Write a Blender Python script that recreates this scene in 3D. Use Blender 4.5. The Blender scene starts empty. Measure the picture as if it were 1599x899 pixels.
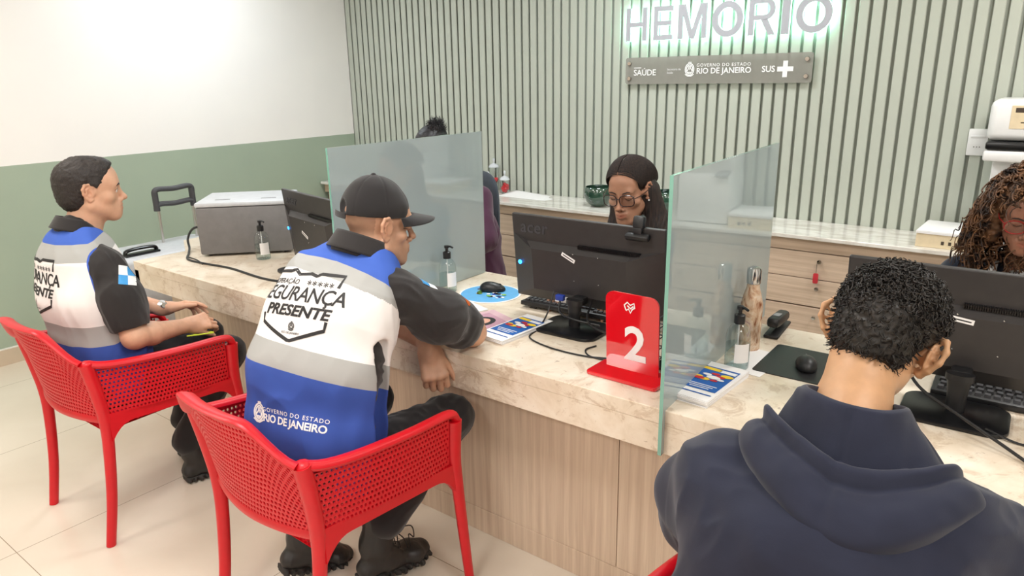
import bpy, bmesh, math, random
import numpy as np
from mathutils import Vector, Matrix, noise as mnoise
from mathutils.bvhtree import BVHTree
random.seed(7)
PI = math.pi
sc = bpy.context.scene
C = sc.collection

# ---------------------------------------------------------------- camera, world, lights, exposure
FPX, PITCH, ROLL, YAW, EYE = 1113.478, 0.28909274, -0.01826350, -0.65369229, 1.65
def _cam():
    fw = Vector((math.sin(YAW)*math.cos(PITCH), math.cos(YAW)*math.cos(PITCH), -math.sin(PITCH)))
    r0 = Vector((math.cos(YAW), -math.sin(YAW), 0)); u0 = r0.cross(fw)
    r = r0*math.cos(ROLL) + u0*math.sin(ROLL); u = -r0*math.sin(ROLL) + u0*math.cos(ROLL)
    cd = bpy.data.cameras.new('camera'); cd.sensor_width = 36; cd.sensor_fit = 'HORIZONTAL'
    cd.lens = FPX/1599*36; cd.clip_start = .05
    o = bpy.data.objects.new('camera', cd); C.objects.link(o)
    M = Matrix((r, u, -fw)).transposed().to_4x4(); M.translation = (0, 0, EYE)
    o.matrix_world = M; sc.camera = o
_cam()
w = bpy.data.worlds.new('world'); sc.world = w; w.use_nodes = True
w.node_tree.nodes['Background'].inputs[0].default_value = (.9, .95, 1, 1)
w.node_tree.nodes['Background'].inputs[1].default_value = .35
sc.view_settings.view_transform = 'Standard'; sc.view_settings.look = 'None'
sc.view_settings.gamma = 1; sc.view_settings.use_curve_mapping = False
sc.view_settings.exposure = -0.46
sc.cycles.use_denoising = True
sc.cycles.max_bounces = 8
sc.cycles.transparent_max_bounces = 12
sc.cycles.caustics_reflective = False; sc.cycles.caustics_refractive = False

CEIL = 2.75
WARM = (1.0, .93, .85); NEUT = (1.0, .98, .95); COOL = (.80, .91, 1.0)
# ceiling lamps of the room: x, y, size, watts, colour
LAMPS = [(-4.15, 2.75, .5, 24, COOL), (-1.9, 3.1, .6, 32, (.90, .96, 1.0)), (.3, 3.1, .6, 32, NEUT),
         (-3.5, .6, .6, 26, WARM), (-1.4, .7, .6, 34, NEUT), (.9, .8, .6, 34, NEUT),
         (-3.0, -1.4, .6, 36, WARM), (-.4, -1.5, .6, 38, NEUT), (1.9, -1.4, .6, 34, NEUT)]
for i, (x, y, s, e, c) in enumerate(LAMPS):
    ld = bpy.data.lights.new('ceiling_lamp_light', 'AREA'); ld.shape = 'SQUARE'; ld.size = s
    ld.energy = e; ld.color = c
    lo = bpy.data.objects.new('ceiling_lamp_light', ld); C.objects.link(lo); lo.location = (x, y, CEIL-.03)

# ---------------------------------------------------------------- materials
def srgb(*c):
    return tuple(((v/255)/12.92 if v/255 <= .04045 else ((v/255+.055)/1.055)**2.4) for v in c) + (1,)
class NT:
    def __init__(s, name):
        s.m = bpy.data.materials.new(name); s.m.use_nodes = True; s.t = s.m.node_tree
        s.b = s.t.nodes['Principled BSDF']; s.out = s.t.nodes['Material Output']
    def n(s, typ, **kw):
        nd = s.t.nodes.new(typ)
        for k, v in kw.items():
            if k.startswith('i_'): nd.inputs[k[2:].replace('_', ' ')].default_value = v
            elif k.startswith('n_'): nd.inputs[int(k[2:])].default_value = v
            else: setattr(nd, k, v)
        return nd
    def l(s, a, b): s.t.links.new(a, b)
    def coord(s, kind='Object', scale=(1, 1, 1), rot=(0, 0, 0)):
        tc = s.n('ShaderNodeTexCoord'); mp = s.n('ShaderNodeMapping'); mp.inputs['Scale'].default_value = scale
        mp.inputs['Rotation'].default_value = rot; s.l(tc.outputs[kind], mp.inputs[0]); return mp.outputs[0]
    def noise(s, vec, scale, detail=4, rough=.5, dist=0):
        n = s.n('ShaderNodeTexNoise'); n.inputs['Scale'].default_value = scale; n.inputs['Detail'].default_value = detail
        n.inputs['Roughness'].default_value = rough; n.inputs['Distortion'].default_value = dist
        s.l(vec, n.inputs['Vector']); return n.outputs['Fac']
    def ramp(s, fac, stops, interp='LINEAR'):
        r = s.n('ShaderNodeValToRGB'); cr = r.color_ramp; cr.interpolation = interp
        while len(cr.elements) < len(stops): cr.elements.new(.5)
        for e, (p, c) in zip(cr.elements, stops): e.position = p; e.color = c
        s.l(fac, r.inputs[0]); return r.outputs[0]
    def bump(s, fac, strength=.2, dist=.01):
        b = s.n('ShaderNodeBump'); b.inputs['Strength'].default_value = strength; b.inputs['Distance'].default_value = dist
        s.l(fac, b.inputs['Height']); s.l(b.outputs[0], s.b.inputs['Normal']); return b
    def col(s, out): s.l(out, s.b.inputs['Base Color'])
    def set(s, **kw):
        for k, v in kw.items(): s.b.inputs[k.replace('_', ' ')].default_value = v
        return s
def simple(name, c, rough=.5, metal=0, noise=.06, nscale=30, bump=0, bscale=200, spec=.5, coat=0, alpha=1, trans=0):
    """a procedural material: base colour broken up by fine noise, optional bump"""
    t = NT(name); base = srgb(*c) if max(c) > 1 else tuple(c)+(1,)
    v = t.coord(); f = t.noise(v, nscale)
    lo = tuple(x*(1-noise) for x in base[:3])+(1,); hi = tuple(min(1, x*(1+noise)) for x in base[:3])+(1,)
    t.col(t.ramp(f, [(.3, lo), (.7, hi)]))
    t.set(Roughness=rough, Metallic=metal); t.b.inputs['Specular IOR Level'].default_value = spec
    t.b.inputs['Coat Weight'].default_value = coat
    if trans: t.b.inputs['Transmission Weight'].default_value = trans
    if alpha < 1: t.b.inputs['Alpha'].default_value = alpha
    if bump: t.bump(t.noise(t.coord(), bscale), bump, .002)
    return t.m
def emit(name, c, strength):
    t = NT(name); t.set(Emission_Strength=strength); t.b.inputs['Emission Color'].default_value = c+(1,) if len(c) == 3 else c
    t.b.inputs['Base Color'].default_value = c+(1,) if len(c) == 3 else c
    return t.m

def wall_paint():
    # cream upper wall over a green dado: two paints, boundary at 1.19 m
    t = NT('wall_paint'); g = t.n('ShaderNodeNewGeometry'); sp = t.n('ShaderNodeSeparateXYZ'); t.l(g.outputs['Position'], sp.inputs[0])
    m = t.n('ShaderNodeMath', operation='GREATER_THAN', n_1=1.19); t.l(sp.outputs[2], m.inputs[0])
    mx = t.n('ShaderNodeMix', data_type='RGBA'); t.l(m.outputs[0], mx.inputs[0])
    f = t.noise(t.coord(), 3)
    a = t.ramp(f, [(.3, srgb(160, 174, 156)), (.7, srgb(165, 179, 160))]); b = t.ramp(f, [(.3, srgb(245, 241, 238)), (.7, srgb(248, 244, 240))])
    t.l(a, mx.inputs[6]); t.l(b, mx.inputs[7]); t.col(mx.outputs[2]); t.set(Roughness=.55)
    t.bump(t.noise(t.coord(), 250), .04, .002); return t.m
def oak(name, grain_axis=2, c1=(196, 172, 150), c2=(172, 146, 124)):
    t = NT(name); sc_ = [9, 9, 9]; sc_[grain_axis] = .55
    v = t.coord('Object', sc_)
    w_ = t.n('ShaderNodeTexWave', wave_type='BANDS', bands_direction='X' if grain_axis != 0 else 'Z')
    w_.inputs['Scale'].default_value = .8; w_.inputs['Distortion'].default_value = 14; w_.inputs['Detail'].default_value = 4; w_.inputs['Detail Scale'].default_value = .35
    t.l(v, w_.inputs['Vector'])
    s2 = [60, 60, 60]; s2[grain_axis] = 1.6
    f2 = t.noise(t.coord('Object', s2), 1.5, 7, .62, .6)
    mx = t.n('ShaderNodeMath', operation='MULTIPLY_ADD', n_1=.13); t.l(w_.outputs['Fac'], mx.inputs[0])
    m2 = t.n('ShaderNodeMath', operation='MULTIPLY', n_1=.87); t.l(f2, m2.inputs[0]); t.l(m2.outputs[0], mx.inputs[2])
    t.col(t.ramp(mx.outputs[0], [(.25, srgb(*c2)), (.7, srgb(*c1))])); t.set(Roughness=.45)
    t.bump(f2, .05, .002); return t.m
def travertine():
    t = NT('travertine'); v = t.coord()
    a = t.noise(v, 6, 8, .65, .8); c = t.noise(t.coord('Object', (1, 1, 1.6)), 9, 8, .75, .8)
    base = t.ramp(a, [(.3, srgb(212, 194, 170)), (.48, srgb(229, 214, 194)), (.7, srgb(240, 230, 214))])
    vein = t.ramp(c, [(.40, srgb(188, 160, 130)), (.47, (1, 1, 1, 1)), (1, (1, 1, 1, 1))])
    mx = t.n('ShaderNodeMix', data_type='RGBA', blend_type='MULTIPLY'); mx.inputs[0].default_value = .4
    t.l(base, mx.inputs[6]); t.l(vein, mx.inputs[7])
    # pits
    p = t.noise(t.coord('Object', (1, 1, 2.2)), 45, 6, .7, .6)
    pit = t.ramp(p, [(.30, srgb(150, 120, 92)), (.36, (1, 1, 1, 1)), (1, (1, 1, 1, 1))])
    m3 = t.n('ShaderNodeMix', data_type='RGBA', blend_type='MULTIPLY'); m3.inputs[0].default_value = .6
    t.l(mx.outputs[2], m3.inputs[6]); t.l(pit, m3.inputs[7]); t.col(m3.outputs[2])
    t.set(Roughness=.28); t.bump(p, .08, .003); return t.m
def marble():
    t = NT('pale_marble'); a = t.noise(t.coord('Object', (.6, 1.6, 1)), 9, 8, .6, 1.2)
    t.col(t.ramp(a, [(.35, srgb(205, 198, 188)), (.6, srgb(232, 229, 223))])); t.set(Roughness=.15); return t.m
def floor_tiles():
    t = NT('floor_tiles'); g = t.n('ShaderNodeNewGeometry'); sp = t.n('ShaderNodeSeparateXYZ'); t.l(g.outputs['Position'], sp.inputs[0])
    masks = []
    for ax, off in ((0, -2.831), (1, .664)):
        s_ = t.n('ShaderNodeMath', operation='SUBTRACT', n_1=off - 20*.886); t.l(sp.outputs[ax], s_.inputs[0])
        d = t.n('ShaderNodeMath', operation='DIVIDE', n_1=.886); t.l(s_.outputs[0], d.inputs[0])
        f = t.n('ShaderNodeMath', operation='FRACT'); t.l(d.outputs[0], f.inputs[0])
        lt = t.n('ShaderNodeMath', operation='LESS_THAN', n_1=.0032); t.l(f.outputs[0], lt.inputs[0]); masks.append(lt.outputs[0])
    mx = t.n('ShaderNodeMath', operation='MAXIMUM'); t.l(masks[0], mx.inputs[0]); t.l(masks[1], mx.inputs[1])
    a = t.noise(t.coord(), 1.6, 5, .55, .4)
    base = t.ramp(a, [(.3, srgb(216, 205, 188)), (.7, srgb(226, 216, 200))])
    m = t.n('ShaderNodeMix', data_type='RGBA'); t.l(mx.outputs[0], m.inputs[0]); t.l(base, m.inputs[6]); m.inputs[7].default_value = srgb(150, 134, 112)
    t.col(m.outputs[2]); t.set(Roughness=.22); t.bump(t.noise(t.coord(), 3), .02, .01); return t.m
def glass_screen():
    # tinted safety glass with a frosted film: diffuse veil under a mirror-like gloss
    t = NT('tinted_glass'); t.t.nodes.remove(t.b)
    f = t.noise(t.coord(), 4)
    c = t.ramp(f, [(.3, srgb(206, 222, 225)), (.7, srgb(211, 226, 228))])
    d = t.n('ShaderNodeBsdfDiffuse'); tr = t.n('ShaderNodeBsdfTranslucent'); tp = t.n('ShaderNodeBsdfTransparent'); gl = t.n('ShaderNodeBsdfGlossy')
    t.l(c, d.inputs[0]); t.l(c, tr.inputs[0]); tp.inputs[0].default_value = srgb(190, 218, 208); gl.inputs['Roughness'].default_value = .03
    gl.inputs['Color'].default_value = (.95, 1, .98, 1)
    a = t.n('ShaderNodeMixShader'); a.inputs[0].default_value = .38; t.l(d.outputs[0], a.inputs[1]); t.l(tr.outputs[0], a.inputs[2])
    b = t.n('ShaderNodeMixShader'); b.inputs[0].default_value = .12; t.l(a.outputs[0], b.inputs[1]); t.l(tp.outputs[0], b.inputs[2])
    fr = t.n('ShaderNodeFresnel'); fr.inputs['IOR'].default_value = 2.0
    e = t.n('ShaderNodeMixShader'); t.l(fr.outputs[0], e.inputs[0]); t.l(b.outputs[0], e.inputs[1]); t.l(gl.outputs[0], e.inputs[2])
    t.l(e.outputs[0], t.out.inputs[0]); return t.m
def clear(name, c=(1, 1, 1), rough=.02, ior=1.2):
    # thin clear plastic or glass: mostly see-through with fresnel gloss
    t = NT(name); t.t.nodes.remove(t.b)
    tp = t.n('ShaderNodeBsdfTransparent'); tp.inputs[0].default_value = c+(1,); gl = t.n('ShaderNodeBsdfGlossy'); gl.inputs['Roughness'].default_value = rough
    lw = t.n('ShaderNodeLayerWeight'); lw.inputs[0].default_value = .5
    pw = t.n('ShaderNodeMath', operation='POWER', n_1=3.5); t.l(lw.outputs['Facing'], pw.inputs[0])
    nz = t.noise(t.coord(), 20); m0 = t.n('ShaderNodeMath', operation='MULTIPLY_ADD', n_1=.65, n_2=.03); t.l(pw.outputs[0], m0.inputs[0])
    mm = t.n('ShaderNodeMath', operation='MULTIPLY_ADD', n_1=.03); t.l(nz, mm.inputs[0]); t.l(m0.outputs[0], mm.inputs[2])
    e = t.n('ShaderNodeMixShader'); t.l(mm.outputs[0], e.inputs[0]); t.l(tp.outputs[0], e.inputs[1]); t.l(gl.outputs[0], e.inputs[2])
    t.l(e.outputs[0], t.out.inputs[0]); return t.m
def skin(name, c, c2=None):
    t = NT(name); v = t.coord(); c2 = c2 or tuple(int(x*.88) for x in c)
    f = t.noise(v, 9, 5, .6); base = t.ramp(f, [(.35, srgb(*c2)), (.65, srgb(*c))])
    at = t.n('ShaderNodeAttribute'); at.attribute_name = 'tint'
    mx = t.n('ShaderNodeMix', data_type='RGBA', blend_type='MULTIPLY'); mx.inputs[0].default_value = 1
    t.l(base, mx.inputs[6]); t.l(at.outputs['Color'], mx.inputs[7]); t.col(mx.outputs[2])
    t.set(Roughness=.5); t.b.inputs['Subsurface Weight'].default_value = .12; t.b.inputs['Subsurface Radius'].default_value = (.012, .005, .003)
    t.b.inputs['Subsurface Scale'].default_value = 1.0
    t.bump(t.noise(t.coord(), 260, 3), .08, .001); return t.m
def cloth(name, c, weave=700, rough=.85, sheen=.2, noise=.08):
    t = NT(name); f = t.noise(t.coord(), 14, 5); base = srgb(*c)
    lo = tuple(x*(1-noise) for x in base[:3])+(1,); hi = tuple(min(1, x*(1+noise)) for x in base[:3])+(1,)
    t.col(t.ramp(f, [(.3, lo), (.7, hi)])); t.set(Roughness=rough); t.b.inputs['Sheen Weight'].default_value = sheen
    t.b.inputs['Specular IOR Level'].default_value = .25
    t.bump(t.noise(t.coord(), weave, 2), .15, .001); return t.m
def hairmat(name, c1, c2, rough=.45, scale=(120, 120, 30)):
    t = NT(name); f = t.noise(t.coord('Object', scale), 1.2, 4)
    t.col(t.ramp(f, [(.35, srgb(*c1)), (.68, srgb(*c2))])); t.set(Roughness=rough); t.b.inputs['Specular IOR Level'].default_value = .45
    t.bump(f, .3, .002); return t.m

M = dict(
    wall=wall_paint(), white=simple('white_paint', (236, 234, 230), .6), ceil=simple('ceiling_paint', (240, 239, 236), .7),
    slat=simple('sage_slat', (184, 189, 177), .5, noise=.02, nscale=2), slatback=simple('sage_groove', (174, 180, 168), .6, noise=.02, nscale=2),
    oakv=oak('oak_vertical', 2, (222, 202, 180), (194, 170, 148)), oakh=oak('oak_horizontal', 0, (212, 190, 168), (182, 158, 137)),
    gap=simple('dark_gap', (70, 58, 48), .8), trav=travertine(), marble=marble(), tiles=floor_tiles(),
    base=simple('baseboard_tile', (206, 188, 166), .35, noise=.05, nscale=5), basetop=simple('baseboard_top', (236, 232, 224), .4),
    glass=glass_screen(), glassedge=simple('glass_edge', (120, 172, 156), .08, noise=.1, nscale=6, coat=.6),
    red=simple('red_plastic', (205, 14, 30), .38, noise=.03), redac=simple('red_acrylic', (214, 10, 28), .08, noise=.02, coat=1),
    blackp=simple('black_plastic', (26, 26, 28), .42, noise=.1, bump=.05), screenback=simple('monitor_plastic', (50, 47, 47), .42, noise=.08, bump=.08, bscale=900),
    blackg=simple('black_gloss', (14, 15, 18), .28), dgrey=simple('dark_grey_plastic', (66, 66, 70), .5),
    grey=simple('grey_plastic', (150, 152, 156), .45), lgrey=simple('light_grey_plastic', (196, 199, 204), .4), boxgrey=simple('warm_grey_plastic', (118, 116, 116), .5, bump=.08, bscale=600),
    whitep=simple('white_plastic', (233, 233, 232), .35, noise=.02), paper=simple('white_paper', (243, 241, 240), .8, noise=.01), pink=simple('pink_print', (214, 178, 186), .6),
    cream=simple('cream_card', (221, 203, 170), .7), chrome=simple('chrome', (205, 205, 205), .16, 1, noise=.02), alu=simple('aluminium', (208, 206, 204), .32, 1, noise=.04),
    bolt=simple('standoff_cap', (196, 186, 178), .25, 1), ink=simple('black_ink', (34, 32, 34), .6), white_ink=simple('white_ink', (240, 240, 240), .6),
    blue=simple('blue_print', (22, 92, 172), .5), sky=simple('sky_blue_print', (96, 172, 224), .45), yellow=simple('yellow_print', (240, 205, 50), .5),
    redp=simple('red_print', (196, 40, 44), .5), orange=simple('orange_print', (222, 110, 40), .5), greenp=simple('green_print', (130, 190, 70), .5),
    vga=simple('blue_connector', (40, 66, 160), .4), clear=clear('clear_plastic', (.93, .96, .96)), clearg=clear('clear_glass', (.96, .98, .98)),
    gel=clear('clear_gel', (.86, .92, .92), .05), acry=simple('smoked_acrylic', (158, 156, 148), .1, noise=.04, alpha=.58, coat=.3),
    candy=simple('red_sweets', (214, 30, 44), .35, noise=.25, nscale=60), bowl=simple('green_glaze', (44, 72, 58), .12, noise=.25, nscale=25, coat=1),
    led=emit('blue_led', (.02, .25, 1.0), 9), lamp=emit('lamp_diffuser', (1, .98, .95), 6), halo=emit('halo_led', (.50, 1.0, .80), 26),
    letter=simple('letter_face', (178, 180, 188), .35, .1, noise=.02), tagred=simple('key_tag', (190, 48, 58), .4),
    chairgrey=cloth('chair_fabric', (62, 68, 76)), yellowgreen=simple('lime_paper', (214, 232, 70), .6),
)
# ---------------------------------------------------------------- object helpers
def link(name, me, mats=(), parent=None):
    o = bpy.data.objects.new(name, me); C.objects.link(o)
    for m in (mats if isinstance(mats, (list, tuple)) else [mats]): me.materials.append(m)
    if parent is not None: o.parent = parent
    return o
def tag(o, label=None, cat=None, group=None, kind=None):
    if label: o['label'] = label
    if cat: o['category'] = cat
    if group: o['group'] = group
    if kind: o['kind'] = kind
    return o
def thing(name, label, cat, loc=(0, 0, 0), rz=0, group=None):
    o = bpy.data.objects.new(name, None); C.objects.link(o); o.location = loc; o.rotation_euler = (0, 0, rz)
    o.empty_display_size = .05
    return tag(o, label, cat, group)
def struct(o): o['kind'] = 'structure'; return o
def copy_tree(o, parent=None):
    c = o.copy(); C.objects.link(c); c.parent = parent
    for ch in list(o.children): copy_tree(ch, c)
    return c
def smooth(me, angle=None):
    me.polygons.foreach_set('use_smooth', [True]*len(me.polygons))
    if angle is not None:
        bm = bmesh.new(); bm.from_mesh(me)
        for e in bm.edges:
            if len(e.link_faces) == 2 and e.calc_face_angle(0) > angle: e.smooth = False
        bm.to_mesh(me); bm.free()
class B:
    """collects shapes and links them as one mesh object"""
    def __init__(s): s.bm = bmesh.new(); s.mi = 0
    def _m(s, fs):
        for f in fs: f.material_index = s.mi
    def mat(s, i): s.mi = i; return s
    def box(s, c, d, bev=0, rot=None, seg=2):
        b = bmesh.new(); bmesh.ops.create_cube(b, size=1)
        for v in b.verts: v.co = Vector((v.co.x*d[0], v.co.y*d[1], v.co.z*d[2]))
        if bev: bmesh.ops.bevel(b, geom=b.edges[:], offset=bev, segments=seg, profile=.5, affect='EDGES')
        return s._add(b, c, rot)
    def _add(s, b, c=(0, 0, 0), rot=None):
        mt = Matrix.Translation(c) @ (rot.to_4x4() if rot is not None else Matrix.Identity(4))
        vm = {}
        for v in b.verts: vm[v] = s.bm.verts.new(mt @ v.co)
        for f in b.faces:
            try: nf = s.bm.faces.new([vm[v] for v in f.verts]); nf.material_index = s.mi
            except ValueError: pass
        b.free(); return s
    def prism(s, pts, z0, z1, bev=0, mt=None):
        b = bmesh.new(); vs = [b.verts.new((x, y, z0)) for x, y in pts]; f = b.faces.new(vs)
        r = bmesh.ops.extrude_face_region(b, geom=[f])
        for v in r['geom']:
            if isinstance(v, bmesh.types.BMVert): v.co.z = z1
        bmesh.ops.recalc_face_normals(b, faces=b.faces[:])
        if bev:
            es = [e for e in b.edges if abs(e.verts[0].co.z-e.verts[1].co.z) < 1e-6]
            bmesh.ops.bevel(b, geom=es, offset=bev, segments=2, profile=.5, affect='EDGES')
        if mt is not None: bmesh.ops.transform(b, matrix=mt, verts=b.verts[:])
        return s._add(b)
    def lathe(s, prof, c=(0, 0, 0), seg=32, rot=None, sq=1):
        b = bmesh.new(); rings = []
        for r, z in prof:
            if r < 1e-6: rings.append([b.verts.new((0, 0, z))])
            else: rings.append([b.verts.new((r*math.cos(2*PI*k/seg), sq*r*math.sin(2*PI*k/seg), z)) for k in range(seg)])
        for a, d in zip(rings, rings[1:]):
            for k in range(seg):
                q = [a[k % len(a)], a[(k+1) % len(a)], d[(k+1) % len(d)], d[k % len(d)]]; u = []
                for v in q:
                    if v not in u: u.append(v)
                if len(u) > 2: b.faces.new(u)
        return s._add(b, c, rot)
    def tube(s, pts, r, seg=10, flat=1, cap=True, up=None):
        pts = [Vector(p) for p in pts]; n = len(pts); rs = r if isinstance(r, list) else [r]*n
        b = bmesh.new(); rings = []; prev = None
        for i, p in enumerate(pts):
            t = (pts[min(i+1, n-1)]-pts[max(i-1, 0)]).normalized()
            if prev is None: a = (Vector(up) if up else (Vector((0, 0, 1)) if abs(t.z) < .9 else Vector((1, 0, 0))))
            else: a = prev
            if up: a = Vector(up)
            a = (a-t*a.dot(t)).normalized(); prev = a; c_ = t.cross(a)
            rr = rs[i]; ra, rb = (rr if isinstance(rr, (tuple, list)) else (rr, rr*flat))
            rings.append([b.verts.new(p+a*math.cos(2*PI*k/seg)*ra+c_*math.sin(2*PI*k/seg)*rb) for k in range(seg)])
        for x, y in zip(rings, rings[1:]):
            for k in range(seg): b.faces.new((x[k], x[(k+1) % seg], y[(k+1) % seg], y[k]))
        if cap: b.faces.new(rings[0][::-1]); b.faces.new(rings[-1])
        return s._add(b)
    def quad(s, *p):
        s.bm.faces.new([s.bm.verts.new(Vector(q)) for q in p]).material_index = s.mi; return s
    def sphere(s, c, r, sub=2, scale=(1, 1, 1)):
        b = bmesh.new(); bmesh.ops.create_icosphere(b, subdivisions=sub, radius=r)
        for v in b.verts: v.co = Vector((v.co.x*scale[0], v.co.y*scale[1], v.co.z*scale[2]))
        return s._add(b, c)
    def raw(s, verts, faces, mt=None):
        vs = [s.bm.verts.new((mt @ Vector(v)) if mt is not None else v) for v in verts]
        for f in faces:
            try: s.bm.faces.new([vs[i] for i in f]).material_index = s.mi
            except ValueError: pass
        return s
    def done(s, name, mats, parent=None, sm=.6, fix=True):
        if fix: bmesh.ops.recalc_face_normals(s.bm, faces=s.bm.faces[:])
        me = bpy.data.meshes.new(name); s.bm.to_mesh(me); s.bm.free()
        if sm: smooth(me, sm)
        return link(name, me, mats, parent)
def spline(pts, n=8):
    """Catmull-Rom through points"""
    P = [Vector(p) for p in pts]; P = [2*P[0]-P[1]]+P+[2*P[-1]-P[-2]]; out = []
    for i in range(1, len(P)-2):
        for k in range(n):
            t = k/n; a, b, c, d = P[i-1], P[i], P[i+1], P[i+2]
            out.append(.5*((2*b)+(c-a)*t+(2*a-5*b+4*c-d)*t*t+(3*b-a-3*c+d)*t**3))
    out.append(P[-2]); return out
def rrect(w, h, r, n=5, cx=0, cy=0):
    out = []
    for sx, sy, a0 in ((1, 1, 0), (-1, 1, 90), (-1, -1, 180), (1, -1, 270)):
        for k in range(n+1):
            a = math.radians(a0+90*k/n); out.append((cx+sx*(w/2-r)+r*math.cos(a), cy+sy*(h/2-r)+r*math.sin(a)))
    return out
_dg = None
def textmesh(txt, size=1, bold=0, shear=0, extrude=0, align='CENTER', space=1, sub=0):
    """verts, faces of lettering in the xy plane"""
    cu = bpy.data.curves.new('t', 'FONT'); cu.body = txt; cu.size = size; cu.offset = bold*size; cu.shear = shear
    cu.extrude = extrude; cu.align_x = align; cu.align_y = 'CENTER'; cu.space_character = space; cu.resolution_u = 3
    o = bpy.data.objects.new('t', cu); C.objects.link(o)
    dg = bpy.context.evaluated_depsgraph_get(); me = bpy.data.meshes.new_from_object(o.evaluated_get(dg))
    if sub:
        bm = bmesh.new(); bm.from_mesh(me); bmesh.ops.triangulate(bm, faces=bm.faces[:])
        for _ in range(3):
            es = [e for e in bm.edges if e.calc_length() > sub]
            if not es: break
            bmesh.ops.subdivide_edges(bm, edges=es, cuts=1); bmesh.ops.triangulate(bm, faces=bm.faces[:])
        bm.to_mesh(me); bm.free()
    vs = [tuple(v.co) for v in me.vertices]; fs = [tuple(p.vertices) for p in me.polygons]
    bpy.data.objects.remove(o); bpy.data.curves.remove(cu); bpy.data.meshes.remove(me)
    return vs, fs
def frame(origin, x, y):
    """matrix with given x and y directions"""
    x = Vector(x).normalized(); y = Vector(y); y = (y-x*y.dot(x)).normalized(); z = x.cross(y)
    m = Matrix((x, y, z)).transposed().to_4x4(); m.translation = origin; return m
def strokes2d(paths, wd):
    """flat ribbons for polylines in the xy plane"""
    vs, fs = [], []
    for p in paths:
        n = len(p)
        for i, (x, y) in enumerate(p):
            a = Vector(p[max(i-1, 0)]); b = Vector(p[min(i+1, n-1)]); t = (b-a).normalized(); nn = Vector((-t.y, t.x))*wd/2
            vs += [(x+nn.x, y+nn.y, 0), (x-nn.x, y-nn.y, 0)]
            if i: k = len(vs); fs.append((k-4, k-3, k-1, k-2))
    return vs, fs
def subdiv2d(vs, fs, maxlen):
    bm = bmesh.new(); q = [bm.verts.new(v) for v in vs]
    for f in fs:
        try: bm.faces.new([q[i] for i in f])
        except ValueError: pass
    bmesh.ops.triangulate(bm, faces=bm.faces[:])
    for _ in range(5):
        es = [e for e in bm.edges if e.calc_length() > maxlen]
        if not es: break
        bmesh.ops.subdivide_edges(bm, edges=es, cuts=1); bmesh.ops.triangulate(bm, faces=bm.faces[:])
    bm.verts.index_update(); r = [tuple(v.co) for v in bm.verts], [tuple(v.index for v in f.verts) for f in bm.faces]; bm.free(); return r
EMBLEM = [[(math.cos(a)*.5, math.sin(a)*.62) for a in [i*PI/10 for i in range(21)]],
          [(math.cos(a)*.36, math.sin(a)*.46) for a in [i*PI/10 for i in range(21)]],
          [(-.3, -.2), (-.1, .1), (0, -.05), (.12, .15), (.3, -.18)], [(-.25, -.3), (.25, -.3)], [(0, .6), (0, .8)], [(-.18, .72), (.18, .72)],
          [(-.5, -.5), (-.2, -.7), (.2, -.7), (.5, -.5)], [(-.12, .3), (.12, .3), (.12, .15), (-.12, .15), (-.12, .3)]]

# ---------------------------------------------------------------- the setting
XW, YB, YF = -4.964, 4.245, -3.2; XR = 3.2
def slab(name, c, d, m, bev=0): return struct(B().box(c, d, bev).done(name, m, sm=0))
slab('floor', ((XW+XR)/2, (YF+YB)/2, -.05), (XR-XW+.2, YB-YF+.2, .1), M['tiles'])
slab('ceiling', ((XW+XR)/2, (YF+YB)/2, CEIL+.05), (XR-XW+.2, YB-YF+.2, .1), M['ceil'])
slab('wall_left', (XW-.05, (YF+YB)/2, CEIL/2), (.1, YB-YF, CEIL), M['wall'])
slab('wall_back', ((XW+XR)/2, YB+.075, CEIL/2), (XR-XW+.2, .1, CEIL), M['slatback'])
slab('wall_right', (XR+.05, (YF+YB)/2, CEIL/2), (.1, YB-YF, CEIL), M['white'])
slab('wall_front', ((XW+XR)/2, YF-.05, CEIL/2), (XR-XW+.2, .1, CEIL), M['white'])
b = B().box((XW+.006, (YF+YB)/2, .049), (.012, YB-YF, .098)); b.mat(1).box((XW+.007, (YF+YB)/2, .1015), (.014, YB-YF, .007))
k = YF+.35
while k < YB: b.mat(1).box((XW+.0125, k, .049), (.001, .003, .096)); k += .886
struct(b.done('baseboard_left', [M['base'], M['basetop']], sm=0))
# vertical slats of the feature wall: one cladding, pattern of one surface
b = B(); x = XW+.004
while x < XR:
    w_ = .050; y0 = YB+.010
    b.prism([(x, y0), (x, YB+.004), (x+.003, YB), (x+w_-.003, YB), (x+w_, YB+.004), (x+w_, y0)], 0, CEIL)
    x += .0657
struct(b.done('wall_back_slats', M['slat'], sm=0))
# ceiling lamps
for i, (x, y, s, e, c) in enumerate(LAMPS):
    t = thing('ceiling_lamp', 'square recessed ceiling light panel above the %s' % ['corner by the cream wall', 'clerks near the glowing sign', 'white machine', 'first red chair', 'second red chair', 'third red chair', 'floor behind the first officer', 'place the photo is taken from', 'far right of the room'][i], 'lamp', (x, y, CEIL-.012), 0, 'ceiling light panels')
    q = B(); q.box((0, s/2+.01, 0), (s+.04, .02, .022)); q.box((0, -s/2-.01, 0), (s+.04, .02, .022)); q.box((s/2+.01, 0, 0), (.02, s, .022)); q.box((-s/2-.01, 0, 0), (.02, s, .022))
    q.done('frame', M['whitep'], t, sm=0); B().box((0, 0, .006), (s, s, .006)).done('diffuser', M['lamp'], t, sm=0)

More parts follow.
